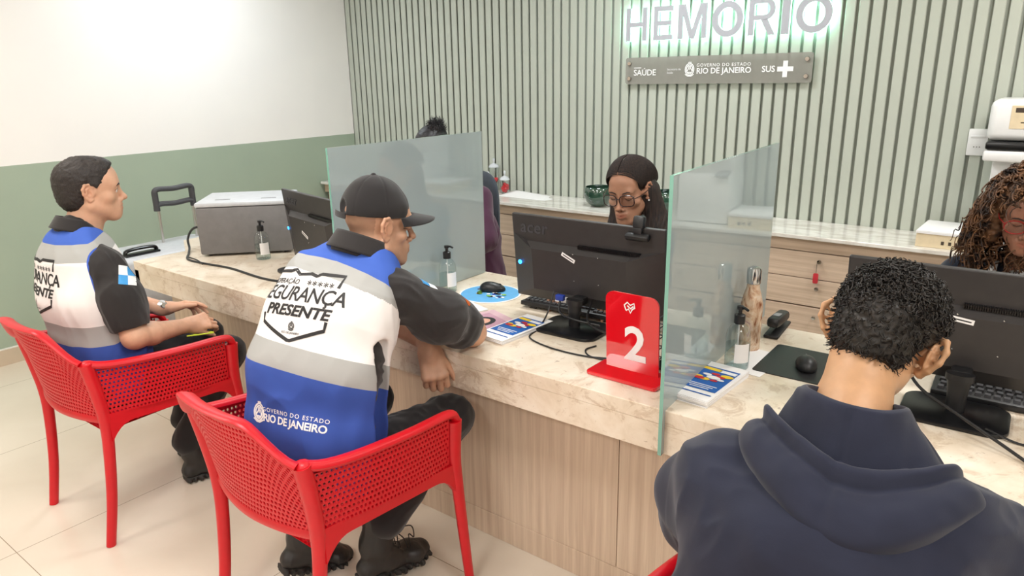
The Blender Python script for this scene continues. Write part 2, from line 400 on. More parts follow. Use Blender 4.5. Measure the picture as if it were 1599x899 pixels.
# ---------------------------------------------------------------- reception counter
CT = .78
def counter():
    t = thing('reception_counter', 'long oak fronted reception counter with thick beige travertine top', 'counter', (-1.0, 1.8, 0))
    o = (-1.0, 1.8)
    P = [(-3.674, 1.63), (1.9, 1.63), (1.9, 2.47), (-3.95, 2.47), (-3.93, 2.04), (-3.66, 1.9)]
    b = B(); b.prism([(x-o[0], y-o[1]) for x, y in P], CT-.045, CT, .002)
    # deep front apron of the slab
    b.box(((-3.674+1.9)/2-o[0], 1.665-o[1], CT-.045-.0425), (1.9+3.674, .07, .085)); b.box((-3.655-o[0], 1.765-o[1], CT-.0875), (.038, .27, .085))
    b.done('countertop', M['trav'], t, sm=0)
    x0 = -3.62
    for i, x1 in enumerate((-2.42, -.947, .53, 1.85)):
        B().box(((x0+x1)/2-o[0], 1.785-o[1], .375), (x1-x0-.003, .03, .55)).done('front_panel', M['oakv'], t, sm=0); x0 = x1
    B().box(((-3.62+1.85)/2-o[0], 1.783-o[1], .05), (5.47, .032, .098)).done('plinth', M['oakv'], t, sm=0)
    B().box((-3.605-o[0], 2.1-o[1], .34), (.03, .6, .675)).done('end_panel', M['oakv'], t, sm=0)
counter()
def glass(name, x, y0, y1, z0, z1, label):
    t = thing(name, label, 'glass screen', (x, y0, 0), 0, 'glass screens standing across the counter')
    b = bmesh.new(); pts = [(0, z0), (.105-.0, z0), (.105, CT+.002), (y1-y0, CT+.002), (y1-y0, z1), (0, z1)]
    vs = [b.verts.new((-.005, y, z)) for y, z in pts]; f = b.faces.new(vs); r = bmesh.ops.extrude_face_region(b, geom=[f])
    for v in r['geom']:
        if isinstance(v, bmesh.types.BMVert): v.co.x = .005
    bmesh.ops.recalc_face_normals(b, faces=b.faces[:])
    for f in b.faces: f.material_index = 0 if abs(f.normal.x) > .9 else 1
    me = bpy.data.meshes.new('pane'); b.to_mesh(me); b.free(); link('pane', me, [M['glass'], M['glassedge']], t)
glass('glass_screen', -.741, 1.612, 2.55, .652, 1.412, 'tinted glass screen between the red number 2 sign and the steel bottle')
bpy.data.objects['glass_screen'].rotation_euler.z = .045
glass('glass_screen', -2.038, 1.612, 2.455, .652, 1.42, 'tinted glass screen behind the officer in the black cap')

# ---------------------------------------------------------------- back cabinet under the slats
BT = .822
def backcab():
    t = thing('drawer_cabinet', 'low oak drawer cabinet along the slatted wall behind the clerks', 'cabinet', (-1.0, 4.05, 0))
    o = (-1.0, 4.05)
    x0, x1 = XW+.02, 3.1
    B().box(((x0+x1)/2-o[0], 4.065-o[1], .39), (x1-x0, .35, .78)).done('body', M['gap'], t, sm=0)
    B().box(((x0+x1)/2-o[0], 3.872-o[1], .766), (x1-x0, .022, .066)).done('apron', M['oakh'], t, sm=0)
    seams = [-4.9, -3.99, -3.08, -2.17, -1.52, -.62, .28, 1.18, 2.08, 3.0]
    rows = [(.588, .728), (.436, .584), (.270, .428), (.10, .262)]
    for a, c in zip(seams, seams[1:]):
        for z0, z1 in rows:
            d = B().box(((a+c)/2-o[0], 3.87-o[1], (z0+z1)/2), (c-a-.004, .022, z1-z0), .001).done('drawer', M['oakh'], t, sm=0)
            k = B(); mt = Matrix.Rotation(PI/2, 3, 'X')
            k.lathe([(0, .026), (.010, .025), (.012, .02), (.009, .012), (.005, .006), (.005, 0), (0, 0)], ((a+c)/2+.155-o[0], 3.859-o[1], min(z1-.035, (z0+z1)/2+.03)), 16, mt)
            k.done('knob', M['chrome'], d)
    B().box(((x0+x1)/2-o[0], 3.91-o[1], .05), (x1-x0, .02, .098)).done('plinth', M['oakh'], t, sm=0)
backcab()
tag(B().box(((XW+3.1)/2, 4.033, BT-.0105), (3.1-XW-.03, .42, .021), .003).done('marble_worktop', M['marble'], sm=0), 'pale marble worktop on the drawer cabinet below the slats', 'worktop')

# ---------------------------------------------------------------- signs on the slatted wall
def wall_pt(px, py, y):  # direction of a wall point seen from the room, used only to read off measured sizes
    return None
def sign():
    t = thing('illuminated_sign', 'backlit grey HEMORIO letters glowing pale green on the slats', 'sign', (-1.70, YB, 1.95))
    xs = [(-2.283, -2.143, 'H'), (-2.096, -1.972, 'E'), (-1.937, -1.760, 'M'), (-1.727, -1.545, 'O'), (-1.513, -1.362, 'R'), (-1.330, -1.288, 'I'), (-1.256, -1.070, 'O')]
    z0, z1 = 1.842, 2.035
    def glyph(ch):
        s = .20
        def ring(n=36):
            vs, fs = [], []
            for k in range(n):
                a = 2*PI*k/n; vs += [(.5+.5*math.cos(a), .5+.5*math.sin(a)), (.5+.31*math.cos(a), .5+.32*math.sin(a))]
            for k in range(n): j = 2*k; m_ = 2*((k+1) % n); fs.append((j, m_, m_+1, j+1))
            return vs, fs
        def poly(*ps):
            vs, fs = [], []
            for p in ps: fs.append(tuple(range(len(vs), len(vs)+len(p)))); vs += p
            return vs, fs
        if ch == 'H': return poly([(0, 0), (s, 0), (s, 1), (0, 1)], [(1-s, 0), (1, 0), (1, 1), (1-s, 1)], [(s, .43), (1-s, .43), (1-s, .57), (s, .57)])
        if ch == 'E': return poly([(0, 0), (.22, 0), (.22, 1), (0, 1)], [(.22, 0), (1, 0), (1, .15), (.22, .15)], [(.22, .43), (.92, .43), (.92, .57), (.22, .57)], [(.22, .85), (1, .85), (1, 1), (.22, 1)])
        if ch == 'M': return poly([(0, 0), (.17, 0), (.17, 1), (0, 1)], [(.83, 0), (1, 0), (1, 1), (.83, 1)], [(.17, 1), (.17, .70), (.42, 0), (.5, 0), (.5, .26), (.235, 1)], [(.83, 1), (.765, 1), (.5, .26), (.5, 0), (.58, 0), (.83, .70)])
        if ch == 'I': return poly([(0, 0), (1, 0), (1, 1), (0, 1)])
        if ch == 'O': return ring()
        vs, fs = poly([(0, 0), (.2, 0), (.2, 1), (0, 1)], [(.46, .42), (.70, .44), (1, 0), (.76, 0)]); n = 14; b0 = len(vs)
        pr = [(.2, 1), (.2, .86)]; vs += pr
        for k in range(n+1): a = PI/2-PI*k/n; vs += [(.62+.34*math.cos(a), .71+.29*math.sin(a)), (.60+.17*math.cos(a), .71+.155*math.sin(a))]
        vs += [(.2, .42), (.2, .555)]
        for k in range(n+2): j = b0+2*k; fs.append((j, j+2, j+3, j+1))
        return vs, fs
    for a, c, ch in xs:
        vs, fs = glyph(ch)
        mnx = min(v[0] for v in vs); mxx = max(v[0] for v in vs); mny = min(v[1] for v in vs); mxy = max(v[1] for v in vs)
        def put(dy, th, mat, name, par, grow=0):
            b = bmesh.new(); q = []
            for v in vs: q.append(b.verts.new((a+(v[0]-mnx)/(mxx-mnx)*(c-a)+1.70, -dy, z0+(v[1]-mny)/(mxy-mny)*(z1-z0)-1.95)))
            for f in fs:
                try: b.faces.new([q[i] for i in f])
                except ValueError: pass
            if th:
                bmesh.ops.remove_doubles(b, verts=b.verts[:], dist=1e-5); r = bmesh.ops.extrude_face_region(b, geom=b.faces[:])
                for v in r['geom']:
                    if isinstance(v, bmesh.types.BMVert): v.co.y -= th
            bmesh.ops.recalc_face_normals(b, faces=b.faces[:])
            me = bpy.data.meshes.new(name); b.to_mesh(me); b.free(); return link(name, me, mat, par)
        L = put(.032, .012, M['letter'], 'letter', t)
        put(.0285, .003, M['halo'], 'light_strip', L)
sign()
def plate():
    x0, x1, z0, z1, y = -2.285, -1.145, 1.585, 1.745, YB-.028
    t = thing('acrylic_plate', 'smoked acrylic plate with white government lettering on four standoffs', 'sign', (x0, y, z0))
    b = B(); b.prism(rrect(x1-x0, z1-z0, .015, 4, (x1-x0)/2, (z1-z0)/2), 0, .006, mt=Matrix.Rotation(PI/2, 4, 'X')); b.done('panel', M['acry'], t, sm=0)
    for x in (.03, x1-x0-.03):
        for z in (.035, z1-z0-.035):
            q = B(); R = Matrix.Rotation(PI/2, 3, 'X'); q.lathe([(0, .018), (.011, .018), (.013, .014), (.013, .008), (.006, .006), (.006, -.028), (0, -.028)], (x, 0, z), 20, R); q.done('standoff', M['bolt'], t)
    b = B(); fr = lambda x, z: frame((x, -.0075, z), (1, 0, 0), (0, 0, 1))
    def T(s, x, z, size, bold=0, al='LEFT', sp=1):
        vs, fs = textmesh(s, size, bold, 0, 0, al, space=sp); b.raw(vs, fs, fr(x, z))
    T('SAÚDE', .058, .068, .05, .012); b.box((.085, -.0078, .098), (.05, .0006, .004))
    T('Secretaria de', .285, .085, .017); T('Saúde', .285, .066, .017)
    T('GOVERNO DO ESTADO', .475, .105, .026, .006, sp=1.22); T('RIO DE JANEIRO', .475, .072, .045, .02)
    T('SUS', .865, .075, .046, .02)
    a, c = .013, .044; b.raw([(.995+x, -.0078, .075+z) for x, z in ((-a, -c), (a, -c), (a, -a), (c, -a), (c, a), (a, a), (a, c), (-a, c), (-a, a), (-c, a), (-c, -a), (-a, -a))], [tuple(range(12))])
    vs, fs = strokes2d([[(x*.055+.432, z*.055+.083) for x, z in p] for p in EMBLEM], .006); b.raw(vs, fs, frame((0, -.0076, 0), (1, 0, 0), (0, 0, 1)))
    b.done('lettering', M['white_ink'], t, sm=0)
plate()
# ---------------------------------------------------------------- red perforated armchair
def perf(S, nu, nv, th, hole=.60):
    """perforated sheet over surface S(u,v): staggered rows of square cells, each with a rounded hole, given thickness"""
    b = bmesh.new(); eps = 1e-3
    def N(u, v):
        a = S(min(u+eps, 1), v)-S(max(u-eps, 0), v); c = S(u, min(v+eps, 1))-S(u, max(v-eps, 0)); return a.cross(c).normalized()
    for j in range(nv):
        off = .5 if j % 2 else 0
        for i in range(-1 if off else 0, nu):
            u0, u1 = (i+off)/nu, (i+1+off)/nu; v0, v1 = j/nv, (j+1)/nv; part = u0 < 0 or u1 > 1
            u0, u1 = max(u0, 0), min(u1, 1)
            if part:
                q = [(u0, v0), (u1, v0), (u1, v1), (u0, v1)]; vs = []
                for d in (-.5, .5): vs.append([b.verts.new(S(*p)+N(*p)*th*d) for p in q])
                b.faces.new(vs[1]); b.faces.new(vs[0][::-1]); continue
            cu, cv = (u0+u1)/2, (v0+v1)/2; hu, hv = (u1-u0)/2, (v1-v0)/2
            outer = [(cu+hu*x, cv+hv*y) for x, y in ((-1, -1), (0, -1), (1, -1), (1, 0), (1, 1), (0, 1), (-1, 1), (-1, 0))]
            k = hole; c_ = .8
            inner = [(cu+hu*x*k, cv+hv*y*k) for x, y in ((-c_, -c_), (0, -1), (c_, -c_), (1, 0), (c_, c_), (0, 1), (-c_, c_), (-1, 0))]
            L = []
            for d in (-.5, .5):
                L.append(([b.verts.new(S(*p)+N(*p)*th*d) for p in outer], [b.verts.new(S(*p)+N(*p)*th*d*.8) for p in inner]))
            for m in range(8):
                n = (m+1) % 8
                b.faces.new((L[1][0][m], L[1][0][n], L[1][1][n], L[1][1][m])); b.faces.new((L[0][0][n], L[0][0][m], L[0][1][m], L[0][1][n]))
                b.faces.new((L[1][1][m], L[1][1][n], L[0][1][n], L[0][1][m]))
    me = bpy.data.meshes.new('perf'); b.to_mesh(me); b.free(); return me
def lerp(a, b, t): return a+(b-a)*t
def rim_z(x):   # height of the top edge of the back across the chair
    t = min(1, max(0, (abs(x)-.13)/.14)); t = t*t*(3-2*t); return lerp(.835, .725, t)
def armchair(label, loc, rz):
    t = thing('armchair', label, 'chair', loc, rz, 'red perforated armchairs at the counter')
    HX = .262
    # plan of the back: gently curved, leaning backwards
    def back(u, v):
        x = (u-.5)*2*(HX-.012); z0, z1 = .50, rim_z(x)-.01; z = lerp(z0, z1, v)
        y = -.235-.05*(1-(x/HX)**2)-(z-z0)*.17-.03*max(0, v-.6)
        return Vector((x*lerp(.97, 1, v), y, z))
    o = link('backrest', perf(back, 36, 19, .007), M['red'], t)
    for s in (-1, 1):
        def side(u, v, s=s):
            y = lerp(-.245, .245, u); z0 = lerp(.515, .475, u); z1 = lerp(.70, .655, u)-.006
            return Vector((s*(.262+.016*math.sin(PI*u)+.006*v), y-(1-u)*v*.03, lerp(z0, z1, v)))
        link('armrest_panel', perf(side, 36, 11, .007), M['red'], t)
        # arm rim, from the front corner back to the rear post
        pts = spline([(s*.262, .285, .60), (s*.264, .276, .638), (s*.268, .24, .658), (s*.282, .08, .672), (s*.284, -.10, .688), (s*.278, -.21, .704), (s*.262, -.272, .722)], 6)
        B().tube(pts, [(.010+.004*min(1, i/6), .019) for i in range(len(pts))], 12, up=(0, 0, 1)).done('armrest', M['red'], t)
        # legs
        pf = spline([(s*.264, .277, .625), (s*.262, .272, .50), (s*.262, .28, .40), (s*.266, .296, .20), (s*.272, .312, .0)], 6)
        B().tube(pf, [(lerp(.022, .014, i/(len(pf)-1)), lerp(.026, .016, i/(len(pf)-1))) for i in range(len(pf))], 12, up=(1, 0, 0)).done('front_leg', M['red'], t)
        pr = spline([(s*.262, -.272, .725), (s*.258, -.252, .60), (s*.252, -.240, .48), (s*.246, -.245, .36), (s*.242, -.265, .18), (s*.24, -.298, .0)], 6)
        B().sphere((s*.264, -.270, .722), .0215, 3, (.95, .95, .62)).tube(pr, [(lerp(.026, .015, i/(len(pr)-1)), lerp(.024, .017, i/(len(pr)-1))) for i in range(len(pr))], 12, up=(1, 0, 0)).done('rear_leg', M['red'], t)
        # side rail under the panel, deepening into the legs
        b = B(); n = 28
        vs = []
        for i in range(n+1):
            u = i/n; y = lerp(-.235, .265, u); zt = lerp(.520, .480, u); e = abs(u-.5)*2; zb = lerp(.474, .442, u)-.062*(max(0, e-.66)/.34)**2.2
            for x in (.250, .272): vs += [(s*x, y, zt), (s*x, y, zb)]
        fs = []
        for i in range(n):
            k = i*4; m = k+4; fs += [(k, m, m+1, k+1), (k+2, k+3, m+3, m+2), (k, k+2, m+2, m), (k+1, m+1, m+3, k+3)]
        fs += [(0, 1, 3, 2), (n*4, n*4+2, n*4+3, n*4+1)]
        b.raw(vs, fs).done('seat_rail', M['red'], t, sm=0)
    # top lip of the back, flaring backwards
    pts = []
    for i in range(25):
        x = -.262+.524*i/24; z = rim_z(x); y = -.235-.05*(1-(x/HX)**2)-(z-.50)*.17-.03*.4
        w_ = max(0, 1-((abs(x)/.255)**6)); pts.append((x, y-.008*w_, z))
    B().tube(pts, [(.010, .019+.007*max(0, 1-(abs(p[0])/.26)**2)) for p in pts], 12, up=(0, .35, 1)).done('top_rim', M['red'], t)
    # seat with its own grid, front edge rolled down
    def seat(u, v):
        x = (u-.5)*2*.245; y = lerp(-.245, .25, v); z = .452-.016*math.cos((u-.5)*PI)*math.sin(PI*v)-.02*max(0, v-.85)/.15
        return Vector((x, y, z))
    link('seat', perf(seat, 26, 26, .008), M['red'], t)
    B().tube(spline([(-.25, -.238, .492), (-.13, -.272, .490), (0, -.286, .489), (.13, -.272, .490), (.25, -.238, .492)], 5), (.016, .008), 10, up=(0, 0, 1)).done('rear_rail', M['red'], t)
    B().box((0, .262, .425), (.50, .02, .045), .006).done('front_rail', M['red'], t)
    return t
armchair('red perforated armchair of the bare-headed officer, nearest the green wall', (-2.83, 1.185, 0), .02)
armchair('red perforated armchair of the officer in the black cap', (-1.645, 1.215, 0), -.03)
armchair('red perforated armchair mostly hidden under the navy hooded sweatshirt', (-.235, 1.02, 0), -.04)
# ---------------------------------------------------------------- monitors
def monitor(label, loc, rz, tilt, w=.61, h=.36, zc=.975, stand=True, logo=True, sticker=(.0, .0), webcam=False, cols=0):
    """loc: foot of the stand on the counter; the back of the screen faces -y of its own frame"""
    t = thing('monitor', label, 'monitor', loc, rz, 'black computer monitors on the counter')
    R = Matrix.Rotation(tilt, 3, 'X'); cz = zc-loc[2]
    def P(x, y, z): v = R @ Vector((x, y, z)); return (v.x, v.y+.03, v.z+cz)
    b = B(); b.box(P(0, .018, 0), (w, .016, h), .004, R)
    h_ = B()
    # housing: bulges towards the stand, with bevelled shoulders
    vs = []; fs = []
    outl = [(-w/2+.004, h/2-.075), (-w/2+.06, h/2-.10), (w/2-.12, h/2-.10), (w/2-.004, h/2-.075), (w/2-.004, -h/2+.004), (-w/2+.004, -h/2+.004)]
    inl = [(-w/2+.10, h/2-.118), (-w/2+.16, h/2-.118), (w/2-.20, h/2-.118), (w/2-.13, h/2-.118), (w/2-.13, -h/2+.05), (-w/2+.10, -h/2+.05)]
    for x, z in outl: vs.append(P(x, .010, z))
    for x, z in inl: vs.append(P(x, -.020, z))
    for i in range(6): fs.append((i, (i+1) % 6, 6+(i+1) % 6, 6+i))
    fs.append((6, 7, 8, 9, 10, 11)); b.raw(vs, fs)
    b.done('screen_housing', M['screenback'], t, sm=0)
    B().box(P(0, .0275, 0), (w-.02, .003, h-.02), .001, R).done('screen', M['blackg'], t, sm=0)
    v = B()
    n = 46
    for i in range(n): v.box(P(lerp(-.02, w/2-.09, i/(n-1)), .004, h/2-.096), (.0028, .012, .012), 0, R)
    v.done('vent', M['blackg'], t, sm=0)
    if logo:
        L = B(); vs, fs = textmesh('acer', .066, .010, .12, .0006, 'LEFT', 1.05); m = frame(P(-w/2+.035, .0085, h/2-.048), (1, 0, 0), R @ Vector((0, 0, 1)))
        L.raw(vs, fs, m); L.done('logo', M['dgrey'], t, sm=0)
    s = B(); sx, sz = sticker; s.box(P(sx, -.0208, sz), (.058, .001, .014), 0, R @ Matrix.Rotation(.45 if logo else .12, 3, 'Y'))
    s.done('sticker', M['paper'], t, sm=0)
    sv = B(); Rs = R @ Matrix.Rotation(.45 if logo else .12, 3, 'Y'); sv.box(P(sx, -.0212, sz), (.046, .001, .0035), 0, Rs); sv.done('sticker_print', M['ink'], t, sm=0)
    if logo: s = B(); s.box(P(-.060, -.0085, -h/2+.032), (.115, .001, .042), 0, R @ Matrix.Rotation(-.53, 3, 'X')); s.done('rating_label', M['paper'], t, sm=0)
    s = B()
    for x, z in ((-.05, .045), (.05, .045), (-.05, -.055), (.05, -.055)): s.sphere(P(x+.02, -.0205, z), .0028, 1)
    s.done('screw', M['chrome'], t)
    s = B(); Rx = R @ Matrix.Rotation(PI/2, 3, 'X'); s.lathe([(0, .002), (.008, .002), (.008, 0), (0, 0)], P(-w/2+.035, -.006, -.02), 16, Rx); s.done('power_light', M['led'], t)
    zt = cz-h/2+.045
    b = B(); b.tube([(0, -.030, .012), (0, -.030, zt-.05), (0, -.028, zt)], [(.022, .015), (.023, .016), (.029, .019)], 20, up=(1, 0, 0)); b.done('stand_neck', M['blackp'], t)
    b = B(); b.box((0, .004, zt-.004), (.05, .05, .03), .008); b.tube([(0, -.028, zt-.010), (0, -.028, zt+.008)], (.033, .023), 20, up=(1, 0, 0)); b.done('stand_collar', M['blackp'], t)
    b = B(); b.prism(rrect(.245, .19, .045, 6, 0, -.035), 0, .012, .004); b.done('stand_base', M['blackg'], t)
    return t, P
mon1, P1 = monitor('black monitor with webcam in front of the clerk in dark-framed glasses', (-1.283, 2.065, CT), .02, .10, .615, .325, 1.000, sticker=(-.05, .03))
monitor('black monitor half hidden behind the officer in the black cap', (-2.745, 2.02, CT), -.20, .10, .60, .345, .965, sticker=(-.055, -.02))
monitor('black monitor beside the curly dark hair of the seated boy', (-.115, 2.07, CT), .02, .12, .61, .315, 1.000, logo=False, sticker=(-.02, .03))
# webcam clipped on the monitor
t = thing('webcam', 'small black webcam clipped on top of the middle monitor', 'webcam', (-1.072, 2.098, 1.158))
b = B(); b.box((0, 0, .020), (.042, .026, .045), .009, Matrix.Rotation(-.2, 3, 'X')); b.done('camera_body', M['blackp'], t)
b = B(); b.lathe([(0, .0), (.011, 0), (.012, .006), (0, .007)], (0, .02, .03), 16, Matrix.Rotation(-PI/2, 3, 'X')); b.done('lens', M['blackg'], t)
b = B(); b.box((0.002, -.014, -.026), (.088, .026, .022), .008, Matrix.Rotation(.5, 3, 'X')); b.box((0, -.008, -.010), (.034, .018, .03), .005); b.done('clip', M['blackp'], t)
# computer tower
t = thing('computer_tower', 'slim white computer tower behind the glass beside the middle monitor', 'computer', (-.935, 2.345, CT))
B().box((-.09, .0, .127), (.16, .30, .25), .004).done('case', M['blackp'], t)
B().box((-.09, -.155, .127), (.158, .012, .252), .004).done('front_panel', M['whitep'], t)
b = B()
for z in (.19, .155): b.box((-.148, -.1615, z), (.014, .002, .02))
b.done('usb_port', M['blackg'], t, sm=0)
b = B(); b.sphere((-.152, -.162, .225), .0045, 1); b.done('audio_jack', M['redp'], t); b = B(); b.sphere((-.135, -.162, .225), .0045, 1); b.done('audio_jack', M['greenp'], t)
b = B(); b.box((-.15, -.176, .09), (.024, .03, .05), .006); b.done('video_plug', M['vga'], t)
# wire letter tray at the side of the tower
t = thing('wire_tray', 'dark wire mesh tray standing behind the red number 2 sign', 'tray', (-.845, 1.97, CT))
b = B()
for z in (.01, .045, .08, .115, .15): b.tube([(-.055, -.10, z), (.055, -.10, z), (.055, .10, z), (-.055, .10, z), (-.055, -.10, z)], .0022, 6)
for x in np.linspace(-.055, .055, 6): b.tube([(x, -.10, .0), (x, -.10, .15)], .0018, 6); b.tube([(x, .10, .0), (x, .10, .15)], .0018, 6)
for y in np.linspace(-.10, .10, 9): b.tube([(-.055, y, 0), (-.055, y, .15)], .0018, 6); b.tube([(.055, y, 0), (.055, y, .15)], .0018, 6)
b.done('mesh_side', M['dgrey'], t); B().box((0, 0, .004), (.108, .198, .004)).done('tray_floor', M['blackp'], t, sm=0)
# keyboards
def keyboard(label, loc, rz, w=.44):
    t = thing('keyboard', label, 'keyboard', loc, rz, 'black keyboards under the monitors')
    B().box((0, 0, .014), (w, .15, .018), .004, Matrix.Rotation(.06, 3, 'X')).done('keyboard_body', M['blackp'], t)
    proto = None
    for r in range(5):
        nk = 20
        for i in range(nk):
            if r == 4 and 4 < i < 10: continue
            x = -w/2+.022+i*(w-.044)/(nk-1)+(r % 2)*.004; y = -.052+r*.026
            if proto is None:
                bb = bmesh.new(); bmesh.ops.create_cube(bb, size=1)
                for v in bb.verts: k = .82 if v.co.z > 0 else 1; v.co = Vector((v.co.x*.017*k, v.co.y*.019*k, v.co.z*.008))
                me = bpy.data.meshes.new('key'); bb.to_mesh(me); bb.free(); proto = link('key', me, M['dgrey'], t); o = proto
            else: o = proto.copy(); C.objects.link(o); o.parent = t
            o.location = (x, y, .026+.06*y)
    for s in (-1, 1): B().box((s*(w/2-.05), .06, .004), (.03, .012, .012), .003).done('foot', M['blackp'], t)
    return t
keyboard('black keyboard under the middle monitor beside the blue mouse pad', (-1.385, 2.215, CT+.002), PI+.05, .42)
keyboard('black keyboard with pale keys under the boy\'s monitor', (.045, 2.215, CT+.002), .02, .46)
# signs, bottles ...
def number_sign():
    t = thing('number_sign', 'upright red acrylic sign with white number 2', 'sign', (-.925, 1.775, CT), -.02)
    w, h = .176, .245; R = Matrix.Rotation(PI/2+.06, 4, 'X')
    pts = [(-w/2, .0), (w/2, .0)]+[(w/2-.028+.028*math.cos(a), h-.028+.028*math.sin(a)) for a in np.linspace(0, PI/2, 7)]+[(-w/2+.028+.028*math.cos(a), h-.028+.028*math.sin(a)) for a in np.linspace(PI/2, PI, 7)]
    B().prism(pts, -.003, .003, .0008, Matrix.Translation((0, .02, .012)) @ R).done('plate', M['redac'], t, sm=0)
    B().prism(rrect(.235, .115, .012, 4), 0, .012, .003).done('base', M['redac'], t, sm=0)
    F_ = Matrix.Translation((0, .02, .012)) @ R
    b = B(); vs, fs = textmesh('2', .150, .022, 0, .0006); b.raw(vs, fs, F_ @ Matrix.Translation((.012, .085, .0042))); b.done('numeral', M['white_ink'], t, sm=0)
    b = B(); vs, fs = strokes2d([[(-.014, -.012), (-.02, .004), (-.010, .014), (0, .006), (.012, .014), (.014, .0), (.006, -.006), (0, -.018), (-.006, -.006), (-.014, -.012)], [(-.010, .004), (0, -.004), (.010, .004)]], .0045); b.raw(vs, fs, F_ @ Matrix.Translation((-.004, .205, .0042))); b.done('emblem', M['white_ink'], t, sm=0)
number_sign()
def sanitizer(label, x, y, rz=0, k=1.0):
    t = thing('sanitizer_bottle', label, 'bottle', (x, y, CT), rz, 'clear hand sanitizer pump bottles')
    outer = [(0, .001), (.034, .001), (.0365, .006), (.0368, .10), (.034, .118), (.025, .134), (.014, .142), (.0135, .150), (0, .150)]
    B().lathe([(r*k, z*k) for r, z in outer], seg=32).done('bottle_body', M['clear'], t)
    B().lathe([(0, .003), (.034*k, .003), (.0352*k, .008), (.0354*k, .078*k), (0, .078*k)], seg=32).done('gel', M['gel'], t)
    b = B(); b.lathe([(.016*k, .144*k), (.0165*k, .17*k), (.012*k, .173*k), (.006*k, .174*k), (.006*k, .186*k), (.010*k, .188*k), (.010*k, .198*k), (0, .199*k)], seg=20)
    b.tube([(0, 0, .193*k), (.018, 0, .196*k), (.032, 0, .192*k)], .0042, 8); b.done('pump', M['blackp'], t)
    b = B(); n = 9; a0 = -1.0
    vs = []
    for i in range(n): a = a0+i*.16; vs += [(.0375*k*math.cos(a), .0375*k*math.sin(a), .028*k), (.0375*k*math.cos(a), .0375*k*math.sin(a), .088*k)]
    b.raw(vs, [(2*i, 2*i+2, 2*i+3, 2*i+1) for i in range(n-1)]); lab = b.done('label', M['paper'], t)
    b = B(); b.tube([(0, 0, .01), (0, 0, .145*k)], .0022, 6); b.done('dip_tube', M['whitep'], t)
sanitizer('clear sanitizer pump bottle before the big grey machine', -3.147, 2.035, .1, 1.0)
sanitizer('clear sanitizer pump bottle before the first glass screen and blue mouse pad', -1.975, 2.135, .1)
sanitizer('clear sanitizer pump bottle before the steel water bottle and leaflet stack', -.690, 2.025, -.45)
t = thing('water_bottle', 'cream marbled steel water bottle with silver cap', 'bottle', (-.716, 2.205, CT))
wb = NT('marbled_steel'); a = wb.noise(wb.coord('Object', (1, 1, .6)), 22, 6, .6, 2.2)
wb.col(wb.ramp(a, [(.32, srgb(150, 92, 62)), (.45, srgb(214, 180, 150)), (.58, srgb(232, 210, 186)), (.7, srgb(176, 130, 140))])); wb.set(Roughness=.25, Metallic=.25)
B().lathe([(0, .0), (.033, .0), (.035, .004), (.035, .135), (.034, .155), (.028, .182), (.021, .205), (.0185, .225), (0, .225)], seg=32).done('bottle_body', wb.m, t)
B().lathe([(0, .222), (.0215, .222), (.0225, .226), (.0225, .262), (.020, .272), (.012, .276), (0, .277)], seg=32).done('cap', M['chrome'], t)
# stapler-like hole punch
t = thing('stapler', 'black desk stapler behind the steel water bottle', 'stapler', (-.690, 2.42, CT), -1.50)
B().box((0, 0, .007), (.19, .05, .012), .005).done('base', M['blackp'], t)
b = B(); b.box((-.0, 0, .045), (.17, .042, .035), .012, Matrix.Rotation(-.10, 3, 'Y')); b.done('arm', M['blackp'], t)
b = B(); b.box((.02, 0, .066), (.045, .022, .003), .001, Matrix.Rotation(-.10, 3, 'Y')); b.done('label', M['grey'], t)
# mouse pads and mice
def mouse(label, x, y, z, rz):
    t = thing('computer_mouse', label, 'mouse', (x, y, z), rz, 'black computer mice')
    b = bmesh.new(); bmesh.ops.create_uvsphere(b, u_segments=24, v_segments=16, radius=1)
    for v in b.verts:
        x_, y_, z_ = v.co; z2 = max(z_, -.25)
        v.co = Vector((x_*.031*(1+.12*y_*y_-.10*math.cos(y_*PI)*0), y_*.055, (z2+.25)*.030*(1-.25*y_)))
    me = bpy.data.meshes.new('mouse_body'); b.to_mesh(me); b.free(); smooth(me); link('mouse_body', me, M['blackg'] if 0 else M['blackp'], t)
    B().lathe([(0, -.003), (.008, -.003), (.009, 0), (.008, .003), (0, .003)], (0, .030, .0225), 16, Matrix.Rotation(PI/2, 3, 'Y')).done('scroll_wheel', M['dgrey'], t)
    return t
t = thing('mouse_pad', 'round sky-blue printed mouse pad with white rim', 'mouse pad', (-1.80, 2.20, CT))
B().lathe([(0, .0), (.128, .0), (.130, .001), (.130, .003), (0, .003)], seg=48).done('pad', M['paper'], t, sm=0)
B().lathe([(0, .0036), (.122, .0036), (.122, .003), (0, .003)], seg=48).done('printed_face', M['sky'], t, sm=0)
random.seed(3)
for mat, n, nm in ((M['ink'], 8, 'printed_figure'), (M['white_ink'], 8, 'printed_cloud'), (M['yellow'], 3, 'printed_star'), (M['greenp'], 4, 'printed_leaf'), (M['vga'], 3, 'printed_shape')):
    b = B()
    for i in range(n):
        x_ = random.uniform(-.085, .085); y_ = -.01+random.uniform(-.025, .03)-.12*x_; b.lathe([(0, .0040), (random.uniform(.006, .014), .0040), (.006, .0038), (0, .0038)], (x_, y_, .0004*(n % 5)), 10, None, random.uniform(.5, 1))
    b.done(nm, mat, t, sm=0)
mouse('black wireless mouse on the round blue mouse pad', -1.815, 2.235, CT+.0045, -1.0)
tag(B().prism(rrect(.20, .26, .012, 4, -.545, 2.16), CT+.0002, CT+.003).done('square_mouse_pad', M['blackp'], sm=0), 'black rectangular mouse pad left of the boy\'s neck', 'mouse pad')
mouse('black mouse on the black rectangular pad', -.515, 2.14, CT+.0035, .35)
